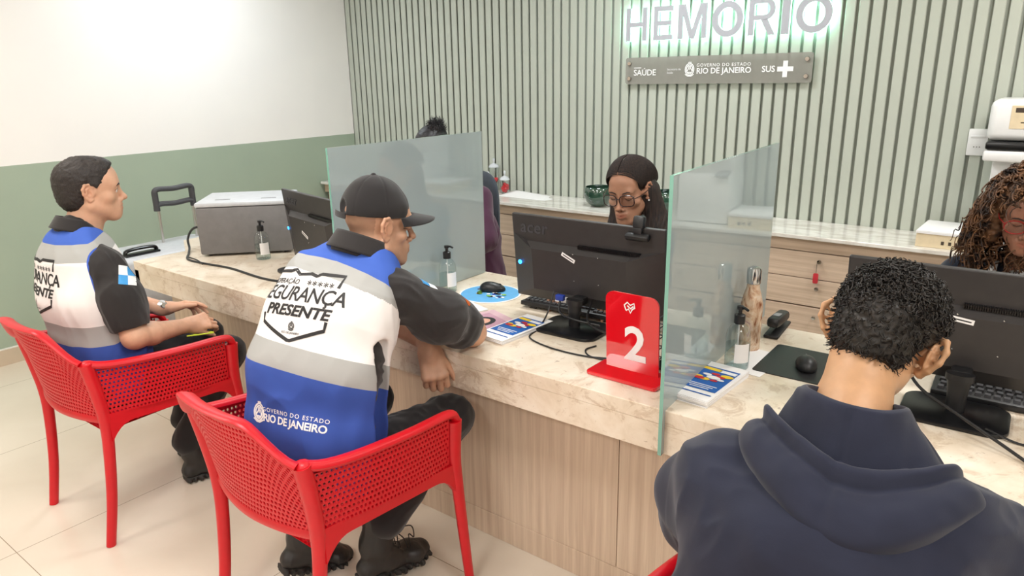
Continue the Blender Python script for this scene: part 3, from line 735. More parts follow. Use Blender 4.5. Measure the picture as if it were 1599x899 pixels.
# leaflets and printed matter
def leaflets(label, x, y, rz, n, w=.125, h=.27, blue_h=.17):
    t = thing('leaflet_stack', label, 'leaflets', (x, y, CT), rz, 'leaflet stacks with blue and yellow print')
    b = B()
    for i in range(n): b.box((random.uniform(-.002, .002), random.uniform(-.003, .003), .001+i*.0021), (w, h, .0018), 0, Matrix.Rotation(random.uniform(-.012, .012), 3, 'Z'))
    b.done('paper_sheets', M['paper'], t, sm=0); z = .001+n*.0021
    B().box((0, .012, z), (w*.86, blue_h, .0006)).done('blue_panel', M['blue'], t, sm=0)
    b = B(); b.box((-.024, .080, z+.0005), (w*.44, .018, .0005), 0, Matrix.Rotation(-.05, 3, 'Z')); b.done('title_yellow_band', M['yellow'], t, sm=0)
    b = B(); b.box((.026, .077, z+.0005), (w*.40, .018, .0005), 0, Matrix.Rotation(-.05, 3, 'Z')); b.done('title_white_band', M['white_ink'], t, sm=0)
    for mat, pts, nm in ((M['yellow'], [(.035, .035, .020), (-.015, -.012, .018), (-.035, .0, .012)], 'yellow_print'), (M['redp'], [(-.030, -.012, .018), (.02, .02, .016), (0, .036, .014), (.015, -.012, .012)], 'red_print'), (M['white_ink'], [(.005, .008, .022), (-.02, .022, .014), (.03, .0, .012)], 'white_print')):
        b = B()
        for (px_, py_, r) in pts: b.lathe([(0, .0006), (r, .0006), (r*.9, .0002), (0, .0002)], (px_, py_+.012, z+{'yellow_print': .0006, 'red_print': .0008, 'white_print': .0010}[nm]), 9, None, .55)
        b.done(nm, mat, t, sm=0)
    b = B()
    for q in range(3): b.box((0, -.040-q*.011, z+.0006), (w*(.70-.12*q), .0034, .0005))
    b.done('small_print', M['white_ink'], t, sm=0)
    b = B(); b.box((0, -.098, z), (w*.86, .005, .0006)); b.done('blue_line', M['blue'], t, sm=0)
leaflets('leaflet stack with blue and yellow print before the middle monitor', -1.447, 1.905, -.10, 7)
leaflets('leaflet stack with blue and yellow print beside the boy\'s left shoulder', -.705, 1.845, -.06, 9)
t = thing('magazine', 'pink covered magazine with woman portrait by the officer\'s elbow', 'magazine', (-1.60, 1.88, CT), -.35)
B().box((0, 0, .004), (.19, .25, .007), .001).done('pages', M['paper'], t, sm=0); B().box((0, 0, .0078), (.188, .248, .001)).done('cover', M['pink'], t, sm=0)
b = B(); b.box((.005, -.005, .0086), (.15, .19, .0008)); b.done('cover_picture', simple('mauve_print', (196, 150, 168), .5), t, sm=0)
b = B(); b.lathe([(0, .0094), (.048, .0094), (.048, .009), (0, .009)], (0, .01, 0), 20, None, 1.25); b.box((0, -.055, .0092), (.10, .06, .0008)); b.done('portrait_hair', M['ink'], t, sm=0)
b = B(); b.lathe([(0, .0100), (.028, .0100), (.028, .0095), (0, .0095)], (0, .014, 0), 20, None, 1.3); b.done('portrait_face', M['orange'] if 0 else simple('skin_print', (226, 170, 146), .5), t, sm=0)
tag(B().box((-1.745, 2.0, CT+.003), (.12, .10, .004), .001, Matrix.Rotation(-.3, 3, 'Z')).done('notepad', [M['paper']], sm=0), 'small notepad edge behind the pink magazine', 'notepad')
t = thing('paper_slip', 'white paper slip with dark square beneath the sanitizer and steel bottles', 'paper', (-.655, 2.10, CT+.0005), -.10)
B().box((0, 0, .0005), (.12, .21, .001)).done('sheet', M['paper'], t, sm=0); B().box((.035, .055, .0012), (.034, .034, .0006)).done('dark_square', M['ink'], t, sm=0)
# lime green note behind the first glass screen
tag(B().box((-2.10, 2.30, CT+.004), (.075, .12, .006), .001).done('sticky_note_pad', M['yellowgreen'], sm=0), 'lime green note pad behind the first glass screen', 'note pad')
# grey machine at the left end
t = thing('office_machine', 'big grey box-shaped machine with pale lid at counter end', 'machine', (-3.415, 2.160, CT), .797)
def gbox():
    W, D, H = .46, .36, .262
    b = B(); b.box((0, 0, H/2+.012-.01), (W, D, H-.02), .008); b.done('body', M['boxgrey'], t)
    B().box((0, .0, H+.006), (W+.004, D+.004, .024), .009).done('lid', M['lgrey'], t)
    b = B()
    for x in (-.11, .12): b.box((x, -.09, H+.0185), (.075, .016, .003), .001)
    b.done('lid_catch', M['grey'], t)
    b = B()
    for x in (-W/2+.04, W/2-.04):
        for y in (-D/2+.04, D/2-.04): b.lathe([(0, 0), (.012, 0), (.012, .014), (0, .014)], (x, y, 0), 12)
    b.done('foot', M['blackp'], t)
    B().box((-W/2-.002, -.03, .10), (.004, .12, .11), .001).done('side_label', M['paper'], t)
gbox()
# trolley case left of the counter end
t = thing('trolley_case', 'silver grey trolley case with raised black handle by the green wall', 'suitcase', (-4.22, 2.05, 0), .0)
b = B(); b.box((0, 0, .375), (.42, .66, .66), .03, None, 3); b.done('shell', M['lgrey'], t)
b = B(); b.box((0, 0, .38), (.43, .012, .60), .004); b.box((0, 0, .38), (.012, .67, .60), .004); b.done('shell_rib', M['grey'], t)
for y in (.065, .285): B().tube([(-.10, y, .70), (-.10, y, .95)], (.010, .008), 10).done('pole', M['alu'], t)
for z in (.935, 1.025):
    b = B(); pts = spline([(-.10, .055, z-.035), (-.10, .058, z-.008), (-.10, .085, z+.004), (-.10, .175, z-.002), (-.10, .265, z+.004), (-.10, .292, z-.008), (-.10, .295, z-.035)], 5)
    b.tube(pts, (.019, .016), 10, up=(1, 0, 0)); b.done('grip', M['dgrey'], t)
for y in (.058, .292): B().tube([(-.10, y, .90), (-.10, y, 1.015)], (.020, .018), 10).done('grip_post', M['dgrey'], t)
b = B(); b.tube(spline([(.10, -.26, .707), (.10, -.25, .735), (.10, -.17, .742), (.10, -.09, .735), (.10, -.08, .707)], 5), (.010, .016), 10, up=(0, 0, 1)); b.box((.10, -.17, .712), (.06, .20, .012), .005); b.done('carry_handle', M['blackg'], t)
for x in (-.16, .16):
    for y in (-.27, .27): B().lathe([(0, -.012), (.024, -.012), (.026, 0), (.024, .012), (0, .012)], (x, y, .026), 16, Matrix.Rotation(PI/2, 3, 'Y')).done('wheel', M['blackp'], t)
# cables
def cable(label, pts, r=.003, n=8):
    return tag(B().tube(spline(pts, n), r, 8).done('cable', M['blackp']), label, 'cable')
z = CT+.004
cable('thick black cable curling from the grey machine along the counter', [(-3.60, 2.00, .91), (-3.66, 1.96, .89), (-3.67, 1.93, .84), (-3.63, 1.91, .80), (-3.57, 1.87, z), (-3.45, 1.80, z), (-3.3, 1.80, z), (-3.1, 1.82, z), (-2.8, 1.80, z), (-2.6, 1.84, z), (-2.45, 1.92, z)], .006)
cable('thin black cable beneath the front of the grey machine', [(-3.50, 1.83, z-.001), (-3.40, 1.82, z-.001), (-3.30, 1.79, z-.001)], .003)
cable('thin black cable looping on the counter before the middle monitor', [(-1.40, 2.08, .89), (-1.40, 2.04, .82), (-1.385, 1.96, z), (-1.36, 1.87, z), (-1.25, 1.83, z), (-1.12, 1.83, z), (-1.03, 1.86, z)], .0028)
cable('black cable drooping between stand and number 2 sign', [(-1.25, 2.10, .87), (-1.22, 2.02, .835), (-1.15, 1.97, .825), (-1.06, 1.96, .83), (-.98, 1.99, .86)], .004)
cable('thin black cable coiled behind the base of the number 2 sign', [(-1.13, 1.93, z), (-1.14, 1.88, z), (-1.10, 1.84, z), (-1.03, 1.84, z)], .0026)
cable('black cable running from behind the boy\'s ear across the stand base', [(-.26, 2.08, .91), (-.20, 1.99, .86), (-.10, 1.93, .83), (.0, 1.88, .80), (.08, 1.82, z), (.16, 1.74, z)], .004)
cable('thin black cable lying on the far right of the counter', [(-.04, 1.96, z+.012), (.03, 1.945, z), (.09, 1.955, z), (.20, 1.97, z)], .003)
t = thing('video_cable', 'dark cable with blue plug under the middle monitor', 'cable', (0, 0, 0))
b = B(); b.tube(spline([(-1.36, 2.06, .87), (-1.34, 2.03, .835), (-1.27, 2.0, .83), (-1.17, 2.02, .82)], 6), .004, 8); b.done('cord', M['blackp'], t)
b = B(); b.box((-1.36, 2.062, .878), (.034, .02, .022), .004); b.done('plug', M['vga'], t)
# things on the back cabinet
def jar(label, x, y, r, h, fill):
    t = thing('glass_jar', label, 'jar', (x, y, BT), 0, 'lidded glass jars of red sweets')
    B().lathe([(0, .001), (r*.92, .001), (r, .006), (r, h), (r*.93, h+.006), (r*.93, h-.002), (r*.96, h-.004), (r*.96, .008), (0, .006)], seg=28).done('jar_body', M['clearg'], t)
    B().lathe([(0, h+.006), (r*1.08, h+.006), (r*1.1, h+.011), (r*.8, h+.026), (r*.3, h+.034), (r*.14, h+.037), (r*.12, h+.045), (r*.26, h+.056), (r*.26, h+.066), (r*.12, h+.073), (0, h+.074)], seg=28).done('lid', clearlid, t)
    b = B(); random.seed(int(x*100))
    for i in range(26):
        a = random.uniform(0, 2*PI); q = random.uniform(0, r*.72); zz = .012+random.random()*fill; b.sphere((q*math.cos(a), q*math.sin(a), zz), .014, 1)
    b.done('sweets', M['candy'], t)
clearlid = simple('frosted_lid', (226, 230, 236), .15, alpha=.75, coat=.5)
jar('glass jar of red sweets with knobbed lid, rightmost of the three', -3.205, 4.12, .034, .095, .065)
jar('short glass jar of red sweets beside the edge of the glass screen', -3.33, 4.085, .034, .085, .06)
jar('tall glass jar of red sweets behind the other two jars', -3.36, 4.19, .036, .17, .075)
b = B(); pts = [(-.17, -.10), (.19, -.09), (.20, .0), (.0, .09), (-.10, .07), (-.18, .0)]
nx, ny = 16, 12; vs = []; fs = []
for j in range(ny+1):
    for i in range(nx+1):
        u, v_ = i/nx, j/ny; vs.append((lerp(-.21, .21, u)+.02*v_, lerp(-.10, .09, v_), .0012+.028*max(0, (.35-u))**1*max(0, v_-.2)+.012*math.sin(u*3.0+1)*v_*v_))
for j in range(ny):
    for i in range(nx): k = j*(nx+1)+i; fs.append((k, k+1, k+nx+2, k+nx+1))
o = b.raw(vs, fs).done('open_paper', M['paper']); o.location = (-2.98, 4.10, BT+.001); tag(o, 'open white paper sheet lying on the worktop between jars and bowl', 'paper')
m = o.modifiers.new('thick', 'SOLIDIFY'); m.thickness = .0008
def bowl(label, x, y, k=1):
    o = B().lathe([(0, .0), (.045*k, .0), (.050*k, .004), (.085*k, .035*k), (.098*k, .075*k), (.092*k, .120*k), (.086*k, .128*k), (.084*k, .126*k), (.090*k, .11*k), (.094*k, .075*k), (.08*k, .038*k), (.045*k, .010), (0, .009)], seg=40).done('bowl', M['bowl'], sm=.9)
    o.location = (x, y, BT); tag(o, label, 'bowl', 'dark green glazed bowls on the worktop')
bowl('dark green glazed bowl left of the clerk in dark-framed glasses', -2.36, 4.03)
bowl('dark green glazed bowl mostly hidden behind the long straight hair', -1.90, 4.08)
t = thing('paper_box', 'cream cardboard box with white paper on top by the curly-haired clerk', 'box', (-.375, 4.02, BT), -.03)
B().box((0, 0, .033), (.23, .30, .066), .003).done('box_body', M['cream'], t, sm=0)
b = B()
for i in range(6): b.box((random.uniform(-.003, .003), random.uniform(-.003, .003), .0675+i*.0022), (.232, .302, .002))
b.done('paper_sheets', M['paper'], t, sm=0)
b = B()
for x in (.0, .03, .055): b.box((x, -.1512, .028), (.012, .001, .016))
b.done('box_print', M['gap'], t, sm=0)
t = thing('key_with_tag', 'small key with red tag hanging from a drawer lock', 'key', (-.925, 3.845, .66))
b = B(); b.tube([(0, 0, .028), (.0, -.004, -.01), (.0, -.004, -.035)], .0018, 6); b.done('key_ring', M['chrome'], t)
b = B(); b.prism(rrect(.026, .056, .008, 4), -.003, .003, .001, Matrix.Translation((0, -.005, -.062)) @ Matrix.Rotation(PI/2, 4, 'X')); b.done('tag', M['tagred'], t)
t = thing('wall_outlet', 'white wall outlet plate on the slats beside the white machine', 'outlet', (-.335, YB, 1.295))
B().box((0, -.006, 0), (.085, .012, .13), .005).done('plate', M['whitep'], t)
B().box((0, -.013, .028), (.062, .006, .010), .002).done('switch', M['whitep'], t)
b = B()
for x in (-.012, 0, .012): b.lathe([(0, .001), (.0025, .001), (.0025, 0), (0, 0)], (x, -.0145, -.022), 8, Matrix.Rotation(PI/2, 3, 'X'))
b.box((0, -.0135, -.022), (.05, .004, .03), .001) if False else None
b.done('socket_hole', M['gap'], t, sm=0)
def scanner():
    t = thing('white_machine', 'tall white upright machine with black slot standing on the worktop', 'machine', (-.10, 4.04, BT))
    B().box((0, .03, .14), (.30, .30, .28), .02).done('base_unit', M['whitep'], t)
    B().box((0, .06, .34), (.29, .22, .16), .01).done('neck', M['whitep'], t)
    b = B(); vs = []
    prof = [(-.175, .42), (-.175, .50), (-.165, .58), (-.12, .665), (.13, .69), (.15, .42)]
    P_ = [(-.20, z) for z in ()]
    bb = B(); bb.box((0, .0, .445), (.36, .32, .05), .012); bb.box((0, .01, .60), (.36, .30, .18), .03, None, 3); bb.done('head', M['whitep'], t)
    b = B(); b.box((0, -.005, .49), (.352, .315, .036), .010); b.done('slot', M['blackg'], t)
    B().box((.02, -.1415, .615), (.24, .001, .10)).done('label', M['cream'], t, sm=0)
    b = B()
    for x in (-.06, .05): b.box((x, -.1425, .645), (.05, .001, .02))
    b.done('label_print', M['gap'], t, sm=0)
    b = B()
    for q, l in enumerate((.11, .09, .16)): b.box((.02, -.1425, .62-q*.014), (l, .001, .004))
    b.done('label_text', M['gap'], t, sm=0)
    B().box((-.10, -.10, .284), (.07, .09, .010), .003, Matrix.Rotation(.2, 3, 'X')).done('button_panel', M['grey'], t)
scanner()
# office chair of the first clerk, its back seen past the glass edge
t = thing('office_chair', 'grey fabric office chair behind the first glass screen', 'chair', (-2.865, 3.18, 0), 0)
b = B(); pts = [(x*.22, y) for x, y in rrect(2, 2, .7, 6)]
bk = bmesh.new(); bmesh.ops.create_uvsphere(bk, u_segments=32, v_segments=20, radius=1)
for v in bk.verts:
    x_, y_, z_ = v.co; s_ = lambda q: math.copysign(abs(q)**.6, q); v.co = Vector((s_(x_)*.235, y_*.045+.06*(s_(x_))**2*-1, s_(z_)*.26))
bmesh.ops.translate(bk, vec=(0, .20, .84), verts=bk.verts[:]); b._add(bk); b.done('backrest', M['chairgrey'], t)
b = B(); b.box((0, -.03, .47), (.48, .46, .08), .035, None, 3); b.done('seat', M['chairgrey'], t)
b = B(); b.tube([(0, 0, .10), (0, 0, .44)], .025, 12); b.tube([(0, .2, .45), (0, .27, .60), (0, .245, .75)], .02, 10); b.done('column', M['blackp'], t)
for i in range(5):
    a = i*2*PI/5+.3; lg = B().tube([(0, 0, .10), (.28*math.cos(a), .28*math.sin(a), .065)], (.018, .014), 10).done('leg', M['blackp'], t)
    B().lathe([(0, -.014), (.024, -.014), (.026, 0), (.024, .014), (0, .014)], (.28*math.cos(a), .28*math.sin(a), .027), 14, Matrix.Rotation(PI/2, 3, 'Y')).done('caster', M['blackp'], lg)
# ---------------------------------------------------------------- bodies as smooth implicit surfaces
from concurrent.futures import ThreadPoolExecutor
POOL = ThreadPoolExecutor(4)
def vnoise(P, freq, seed=0):
    """smooth value noise in -1..1 at the points P (n,3)"""
    q = P*freq+seed*17.13; i = np.floor(q).astype(np.int64); f = q-i; f = f*f*(3-2*f); r = 0
    def h(a):
        n = (a[:, 0]*73856093) ^ (a[:, 1]*19349663) ^ (a[:, 2]*83492791); n = (n ^ (n >> 13))*1274126177 & 0x7fffffff; return (n % 65536)/32768.-1
    for dx in (0, 1):
        for dy in (0, 1):
            for dz in (0, 1):
                w_ = (f[:, 0] if dx else 1-f[:, 0])*(f[:, 1] if dy else 1-f[:, 1])*(f[:, 2] if dz else 1-f[:, 2])
                r = r+w_*h(i+np.array([dx, dy, dz]))
    return r
def A(v): return np.array(v, dtype=np.float32)
class Sdf:
    def __init__(s): s.ops = []; s.lo = A([9, 9, 9]); s.hi = -s.lo; s.M = None
    def use(s, M_): s.M = M_; return s      # local frame for the following shapes
    def _p(s, p):
        return A(s.M @ Vector(p)) if s.M is not None else A(p)
    def _add(s, fn, lo, hi, k, mode):
        if mode == 'u': s.lo = np.minimum(s.lo, lo); s.hi = np.maximum(s.hi, hi)
        s.ops.append((fn, np.array(lo), np.array(hi), k, mode)); return s
    def cap(s, a, b, ra, rb=None, k=.02, m='u'):
        a = s._p(a); b = s._p(b); rb = ra if rb is None else rb; ab = b-a; L = max(ab@ab, 1e-12)
        def fn(P): t = np.clip(((P-a)@ab)/L, 0, 1); o = P-a-t[:, None]*ab; return np.sqrt(np.einsum('ij,ij->i', o, o))-(ra+(rb-ra)*t)
        r = max(ra, rb); return s._add(fn, np.minimum(a, b)-r, np.maximum(a, b)+r, k, m)
    def chain(s, pts, rs, k=.02, m='u'):
        for i in range(len(pts)-1): s.cap(pts[i], pts[i+1], rs[i], rs[i+1], k, m)
        return s
    def ell(s, c, r, k=.02, m='u', R=None):
        c = s._p(c); r = A(r); W = (s.M.to_3x3() if s.M is not None else Matrix.Identity(3)) @ (R if R is not None else Matrix.Identity(3))
        Wn = np.array(W, dtype=np.float32)
        def fn(P): q = (P-c)@Wn; k0 = np.linalg.norm(q/r, axis=1)+1e-9; k1 = np.linalg.norm(q/(r*r), axis=1)+1e-9; return k0*(k0-1)/k1
        e = max(r); return s._add(fn, c-e, c+e, k, m)
    def loft(s, st, X, k=.03, m='u', p=2.3):
        """st: (centre, half width along X, half depth) stations"""
        X = Vector(X).normalized(); X = A((s.M.to_3x3() @ X)) if s.M is not None else A(X); q = [(s._p(c), w_, d) for c, w_, d in st]
        for (c0, w0, d0), (c1, w1, d1) in zip(q, q[1:]):
            ab = c1-c0; L = ab@ab
            def fn(P, c0=c0, ab=ab, L=L, w0=w0, w1=w1, d0=d0, d1=d1):
                t = np.clip(((P-c0)@ab)/L, 0, 1); o = P-c0-t[:, None]*ab; x = np.abs(o@X); z = np.sqrt(np.maximum((o*o).sum(1)-x*x, 0))
                w_ = w0+(w1-w0)*t; d = d0+(d1-d0)*t; return (((x/w_)**p+(z/d)**p)**(1/p)-1)*np.minimum(w_, d)
            r = max(w0, w1, d0, d1); s._add(fn, np.minimum(c0, c1)-r, np.maximum(c0, c1)+r, k, m)
        return s
    def plane(s, pt, n, k=.004, m='i'):
        """keep the side the normal points away from"""
        pt = s._p(pt); n = Vector(n).normalized(); n = A(s.M.to_3x3() @ n) if s.M is not None else A(n)
        return s._add(lambda P: (P-pt)@n, A([-99]*3), A([99]*3), k, m)
    def warp(s, g, m='d'):
        s.ops.append((g, A([-99]*3), A([99]*3), 0, m)); return s
    def ev(s, P, cull=True):
        """P: (n, 3) points, or (blocks, m, 3) so that whole blocks far from a shape are skipped"""
        P = P.astype(np.float32); blk = P.ndim == 3; d = np.full(P.shape[:-1], .5, np.float32)
        if blk: bl, bh = P.min(1), P.max(1)
        for fn, lo, hi, k, m in s.ops:
            if m == 'd': d = d+fn(P.reshape(-1, 3)).reshape(d.shape).astype(np.float32); continue
            ix = slice(None)
            if blk and cull and m != 'i':
                mg = k+.012; ix = np.flatnonzero(((bh > lo-mg) & (bl < hi+mg)).all(1))
                if not len(ix): continue
            q = P[ix]; v = fn(q.reshape(-1, 3)).reshape(q.shape[:-1]).astype(np.float32); a = d[ix]
            if m == 'u': h = np.maximum(k-np.abs(a-v), 0)/max(k, 1e-6); d[ix] = np.minimum(a, v)-h*h*k/4
            else:
                if m == 's': v = -v
                h = np.maximum(k-np.abs(a-v), 0)/max(k, 1e-6); d[ix] = np.maximum(a, v)+h*h*k/4
        return d
    def mesh(s, name, h=.004, lo=None, hi=None, post=None):
        lo = (s.lo if lo is None else A(lo))-3*h; hi = (s.hi if hi is None else A(hi))+3*h
        K = 6; n = (np.ceil((hi-lo)/(h*K)).astype(int)); cs = h*K
        g = np.stack(np.meshgrid(*[np.arange(n[i]) for i in range(3)], indexing='ij'), -1).reshape(-1, 3)
        cen = lo+(g+.5)*cs; d = s.ev(cen, False); act = g[np.abs(d) < cs*1.25+.004]
        F = np.full(tuple(n*K+1), 1., np.float32)
        # sign of the far blocks
        ins = g[d <= -(cs*1.25+.004)]
        rng = np.arange(K+1)
        for b in ins: F[b[0]*K:b[0]*K+K+1, b[1]*K:b[1]*K+K+1, b[2]*K:b[2]*K+K+1] = -1
        loc = np.stack(np.meshgrid(rng, rng, rng, indexing='ij'), -1).reshape(-1, 3)
        def run(i):
            a = act[i:i+CH]; idx = a[:, None, :]*K+loc[None]
            F[idx[..., 0], idx[..., 1], idx[..., 2]] = s.ev(lo+idx*h)
        CH = 300; list(POOL.map(run, range(0, len(act), CH)))
        S = F < 0
        cell = np.zeros(tuple(n*K), np.uint8)
        for dx in (0, 1):
            for dy in (0, 1):
                for dz in (0, 1): cell += S[dx:n[0]*K+dx, dy:n[1]*K+dy, dz:n[2]*K+dz]
        m = (cell > 0) & (cell < 8); ijk = np.argwhere(m); del cell
        vid = np.full(m.shape, -1, np.int32); vid[m] = np.arange(len(ijk))
        acc = np.zeros((len(ijk), 3)); cnt = np.zeros(len(ijk))
        cor = [A(c).astype(int) for c in ((0, 0, 0), (1, 0, 0), (0, 1, 0), (1, 1, 0), (0, 0, 1), (1, 0, 1), (0, 1, 1), (1, 1, 1))]
        vals = [F[tuple((ijk+c).T)] for c in cor]
        for a, b in ((0, 1), (2, 3), (4, 5), (6, 7), (0, 2), (1, 3), (4, 6), (5, 7), (0, 4), (1, 5), (2, 6), (3, 7)):
            x, y = vals[a], vals[b]; c = (x < 0) != (y < 0); t = np.where(c, x/np.where(c, x-y, 1), 0)
            acc += np.where(c[:, None], cor[a]+(cor[b]-cor[a])*t[:, None], 0); cnt += c
        V = lo+(ijk+acc/cnt[:, None])*h
        Q = []
        for ax in range(3):
            sl0 = [slice(1, None)]*3; sl0[ax] = slice(0, None)
            e = [slice(1, -1)]*3; e[ax] = slice(0, -1); f = [slice(1, -1)]*3; f[ax] = slice(1, None)
            a = S[tuple(e)]; b = S[tuple(f)]; ch = a != b; p = np.argwhere(ch); fl = a[ch]
            off = A([1, 1, 1]).astype(int); off[ax] = 0; p = p+off
            u, v = [(1, 2), (2, 0), (0, 1)][ax]; U = np.zeros(3, int); U[u] = 1; W = np.zeros(3, int); W[v] = 1
            q = np.stack([vid[tuple((p-U-W).T)], vid[tuple((p-W).T)], vid[tuple(p.T)], vid[tuple((p-U).T)]], 1)
            q[~fl] = q[~fl][:, ::-1]; Q.append(q)
        Q = np.concatenate(Q); Q = Q[(Q >= 0).all(1)]
        me = bpy.data.meshes.new(name); me.vertices.add(len(V)); me.vertices.foreach_set('co', V.astype(np.float32).ravel())
        me.loops.add(len(Q)*4); me.loops.foreach_set('vertex_index', Q.astype(np.int32).ravel())
        me.polygons.add(len(Q)); me.polygons.foreach_set('loop_start', np.arange(0, len(Q)*4, 4, dtype=np.int32))
        try: me.polygons.foreach_set('loop_total', np.full(len(Q), 4, np.int32))
        except Exception: pass
        me.update(calc_edges=True); me.polygons.foreach_set('use_smooth', [True]*len(Q))
        me['_'] = 0
        return me, V
def color_attr(me, name, arr):
    at = me.attributes.new(name, 'FLOAT_COLOR', 'POINT'); c = np.ones((len(arr), 4), np.float32); c[:, :3] = arr; at.data.foreach_set('color', c.ravel())
def float_attr(me, name, arr):
    at = me.attributes.new(name, 'FLOAT', 'POINT'); at.data.foreach_set('value', np.asarray(arr, np.float32))
def part(s, name, mat, par, h=.004, **kw):
    me, V = s.mesh(name, h, **kw); o = link(name, me, mat)
    o.parent = par; o.matrix_parent_inverse = Matrix.Translation(-par.location)
    return o, V
def adopt(o, par): o.parent = par; o.matrix_parent_inverse = Matrix.Translation(-par.location); return o

def headM(c, yaw, pitch, roll, k=1.0):
    """head frame: y is where the face looks (yaw from +y towards +x), pitch down positive, roll towards its right"""
    return Matrix.Translation(c) @ Matrix.Rotation(-yaw, 4, 'Z') @ Matrix.Rotation(-pitch, 4, 'X') @ Matrix.Rotation(roll, 4, 'Y') @ Matrix.Scale(k, 4)
def head(F, H, jaw=1.0, nose=1.0, fem=0, ears=True, lid=0.0, kid=0, neck=None, nr=.056, earout=.35, es=1.0):
    F.use(H)
    F.ell((0, -.014, .034), (.075, .096, .084), .02)
    F.ell((0, .028, -.020), (.060, .060, .086), .025)
    F.ell((0, .055, .045), (.055, .034, .045), .03)
    for s in (-1, 1):
        F.cap((s*.052*jaw, -.002, -.052), (s*.014, .062, -.094), .018, .019, .03)
        F.ell((s*.044, .049, -.024), (.020, .021, .017), .020)
    F.ell((0, .070, -.098), (.021*jaw, .018, .015), .022)
    F.cap((-.036, .0735, .022), (.036, .0735, .022), .0145-.005*fem, None, .022)
    for s in (-1, 1): F.ell((s*.031, .098, .004), (.020, .014, .013), .012, 's')
    for s in (-1, 1): F.ell((s*.031, .0745, .002), (.0145, .0125, .0125), .004)
    # lids
    for s in (-1, 1): F.ell((s*.031, .0752, .0035+.0035*lid), (.0165, .0135+.001*lid, .0115-.002*lid), .002)
    F.cap((0, .083, .014), (0, .104*nose-.001*(1-nose), -.031), .0060, .0095, .014)
    F.ell((0, .1065, -.0335), (.0095, .0105, .0085), .008)
    for s in (-1, 1): F.ell((s*.0125, .0935, -.0405), (.0075, .0095, .0068), .007)
    for s in (-1, 1): F.ell((s*.0065, .1005, -.0475), (.0032, .0042, .004), .002, 's')
    F.ell((0, .074, -.066), (.029, .022, .023), .02)
    F.cap((-.019, .0865, -.0600), (0, .0925, -.0595), .0040, .0062+.001*fem, .006); F.cap((.019, .0865, -.0600), (0, .0925, -.0595), .0040, .0062+.001*fem, .006)
    F.cap((-.015, .0870, -.0712), (.0, .0905, -.0715), .0052, .0068+.0012*fem, .006); F.cap((.015, .0870, -.0712), (.0, .0905, -.0715), .0052, .0068+.0012*fem, .006)
    F.cap((-.022, .0935, -.0655), (.0, .1000, -.0655), .0014, None, .003, 's'); F.cap((.022, .0935, -.0655), (.0, .1000, -.0655), .0014, None, .003, 's')
    if ears:
        for s in (-1, 1):
            def E(y, z, d=0): return (s*(.0715+(.012-y*es)*earout+d), y*es-.004, z*es)
            F.ell(E(-.006, .0, -.002), (.0045, .017, .027), .006)
            F.chain([E(.012, .004), E(.011, .020, .002), E(.0, .031, .003), E(-.014, .029, .004), E(-.022, .014, .004), E(-.021, -.004, .003), E(-.013, -.020, .0), E(-.003, -.029, -.001), E(.006, -.026, -.002)], [.0035, .0042, .0048, .005, .005, .0045, .005, .0062, .005], .004)
            F.chain([E(-.0, .018, .003), E(-.010, .012, .004), E(-.011, -.002, .004), E(-.004, -.014, .003)], [.003]*4, .003)
            for y_, z_ in ((.010, .018), (.0, .029), (-.013, .027), (-.020, .013), (-.019, -.004), (-.012, -.018), (-.003, -.026), (.006, -.022)): F.cap(E(-.002, -.001, -.003), E(y_, z_), .0024, .0026, .005)
            F.cap(E(.010, .0, -.008), E(-.004, .0, -.004), .011, .005, .010)
            F.ell(E(-.001, -.002, .008), (.0065, .0065, .0085), .004, 's')
            F.cap(E(.011, -.002, .002), E(.009, -.012, .002), .0042, .004, .005)
    if neck is None: neck = [(0, -.022, -.055), (0, -.045, -.13), (0, -.06, -.2)]
    F.chain(neck, [nr, nr*1.0, nr*1.18], .03)
    F.use(None)
def tint_head(me, V, H, lips=(.86, .62, .60), shade=None, stub=None):
    """natural colour of lips, ears and cropped scalp on the skin"""
    Hi = np.array(H.inverted()); q = V@Hi[:3, :3].T+Hi[:3, 3]; c = np.ones((len(V), 3))
    def w_(cx, cy, cz, rx, ry, rz): return np.clip(1.4-1.4*np.sqrt(((q[:, 0]-cx)/rx)**2+((q[:, 1]-cy)/ry)**2+((q[:, 2]-cz)/rz)**2), 0, 1)[:, None]
    l = w_(0, .092, -.0655, .027, .022, .0150); c = c*(1-l)+A(lips)*l
    e = np.maximum(w_(.082, -.012, 0, .022, .03, .04), w_(-.082, -.012, 0, .022, .03, .04)); c = c*(1-.6*e)+.6*e*A((1, .86, .82))
    n_ = w_(0, .105, -.036, .02, .02, .02); c = c*(1-.5*n_)+.5*n_*A((1, .88, .85))
    if stub is not None:
        r, g_ = stub; z = q[:, 2]; s_ = np.clip((z-(g_(q)))/.02, 0, 1)[:, None]*np.clip((.078-q[:, 1])/.02, 0, 1)[:, None]; c = c*(1-s_)+A(r)*s_
    color_attr(me, 'tint', c)
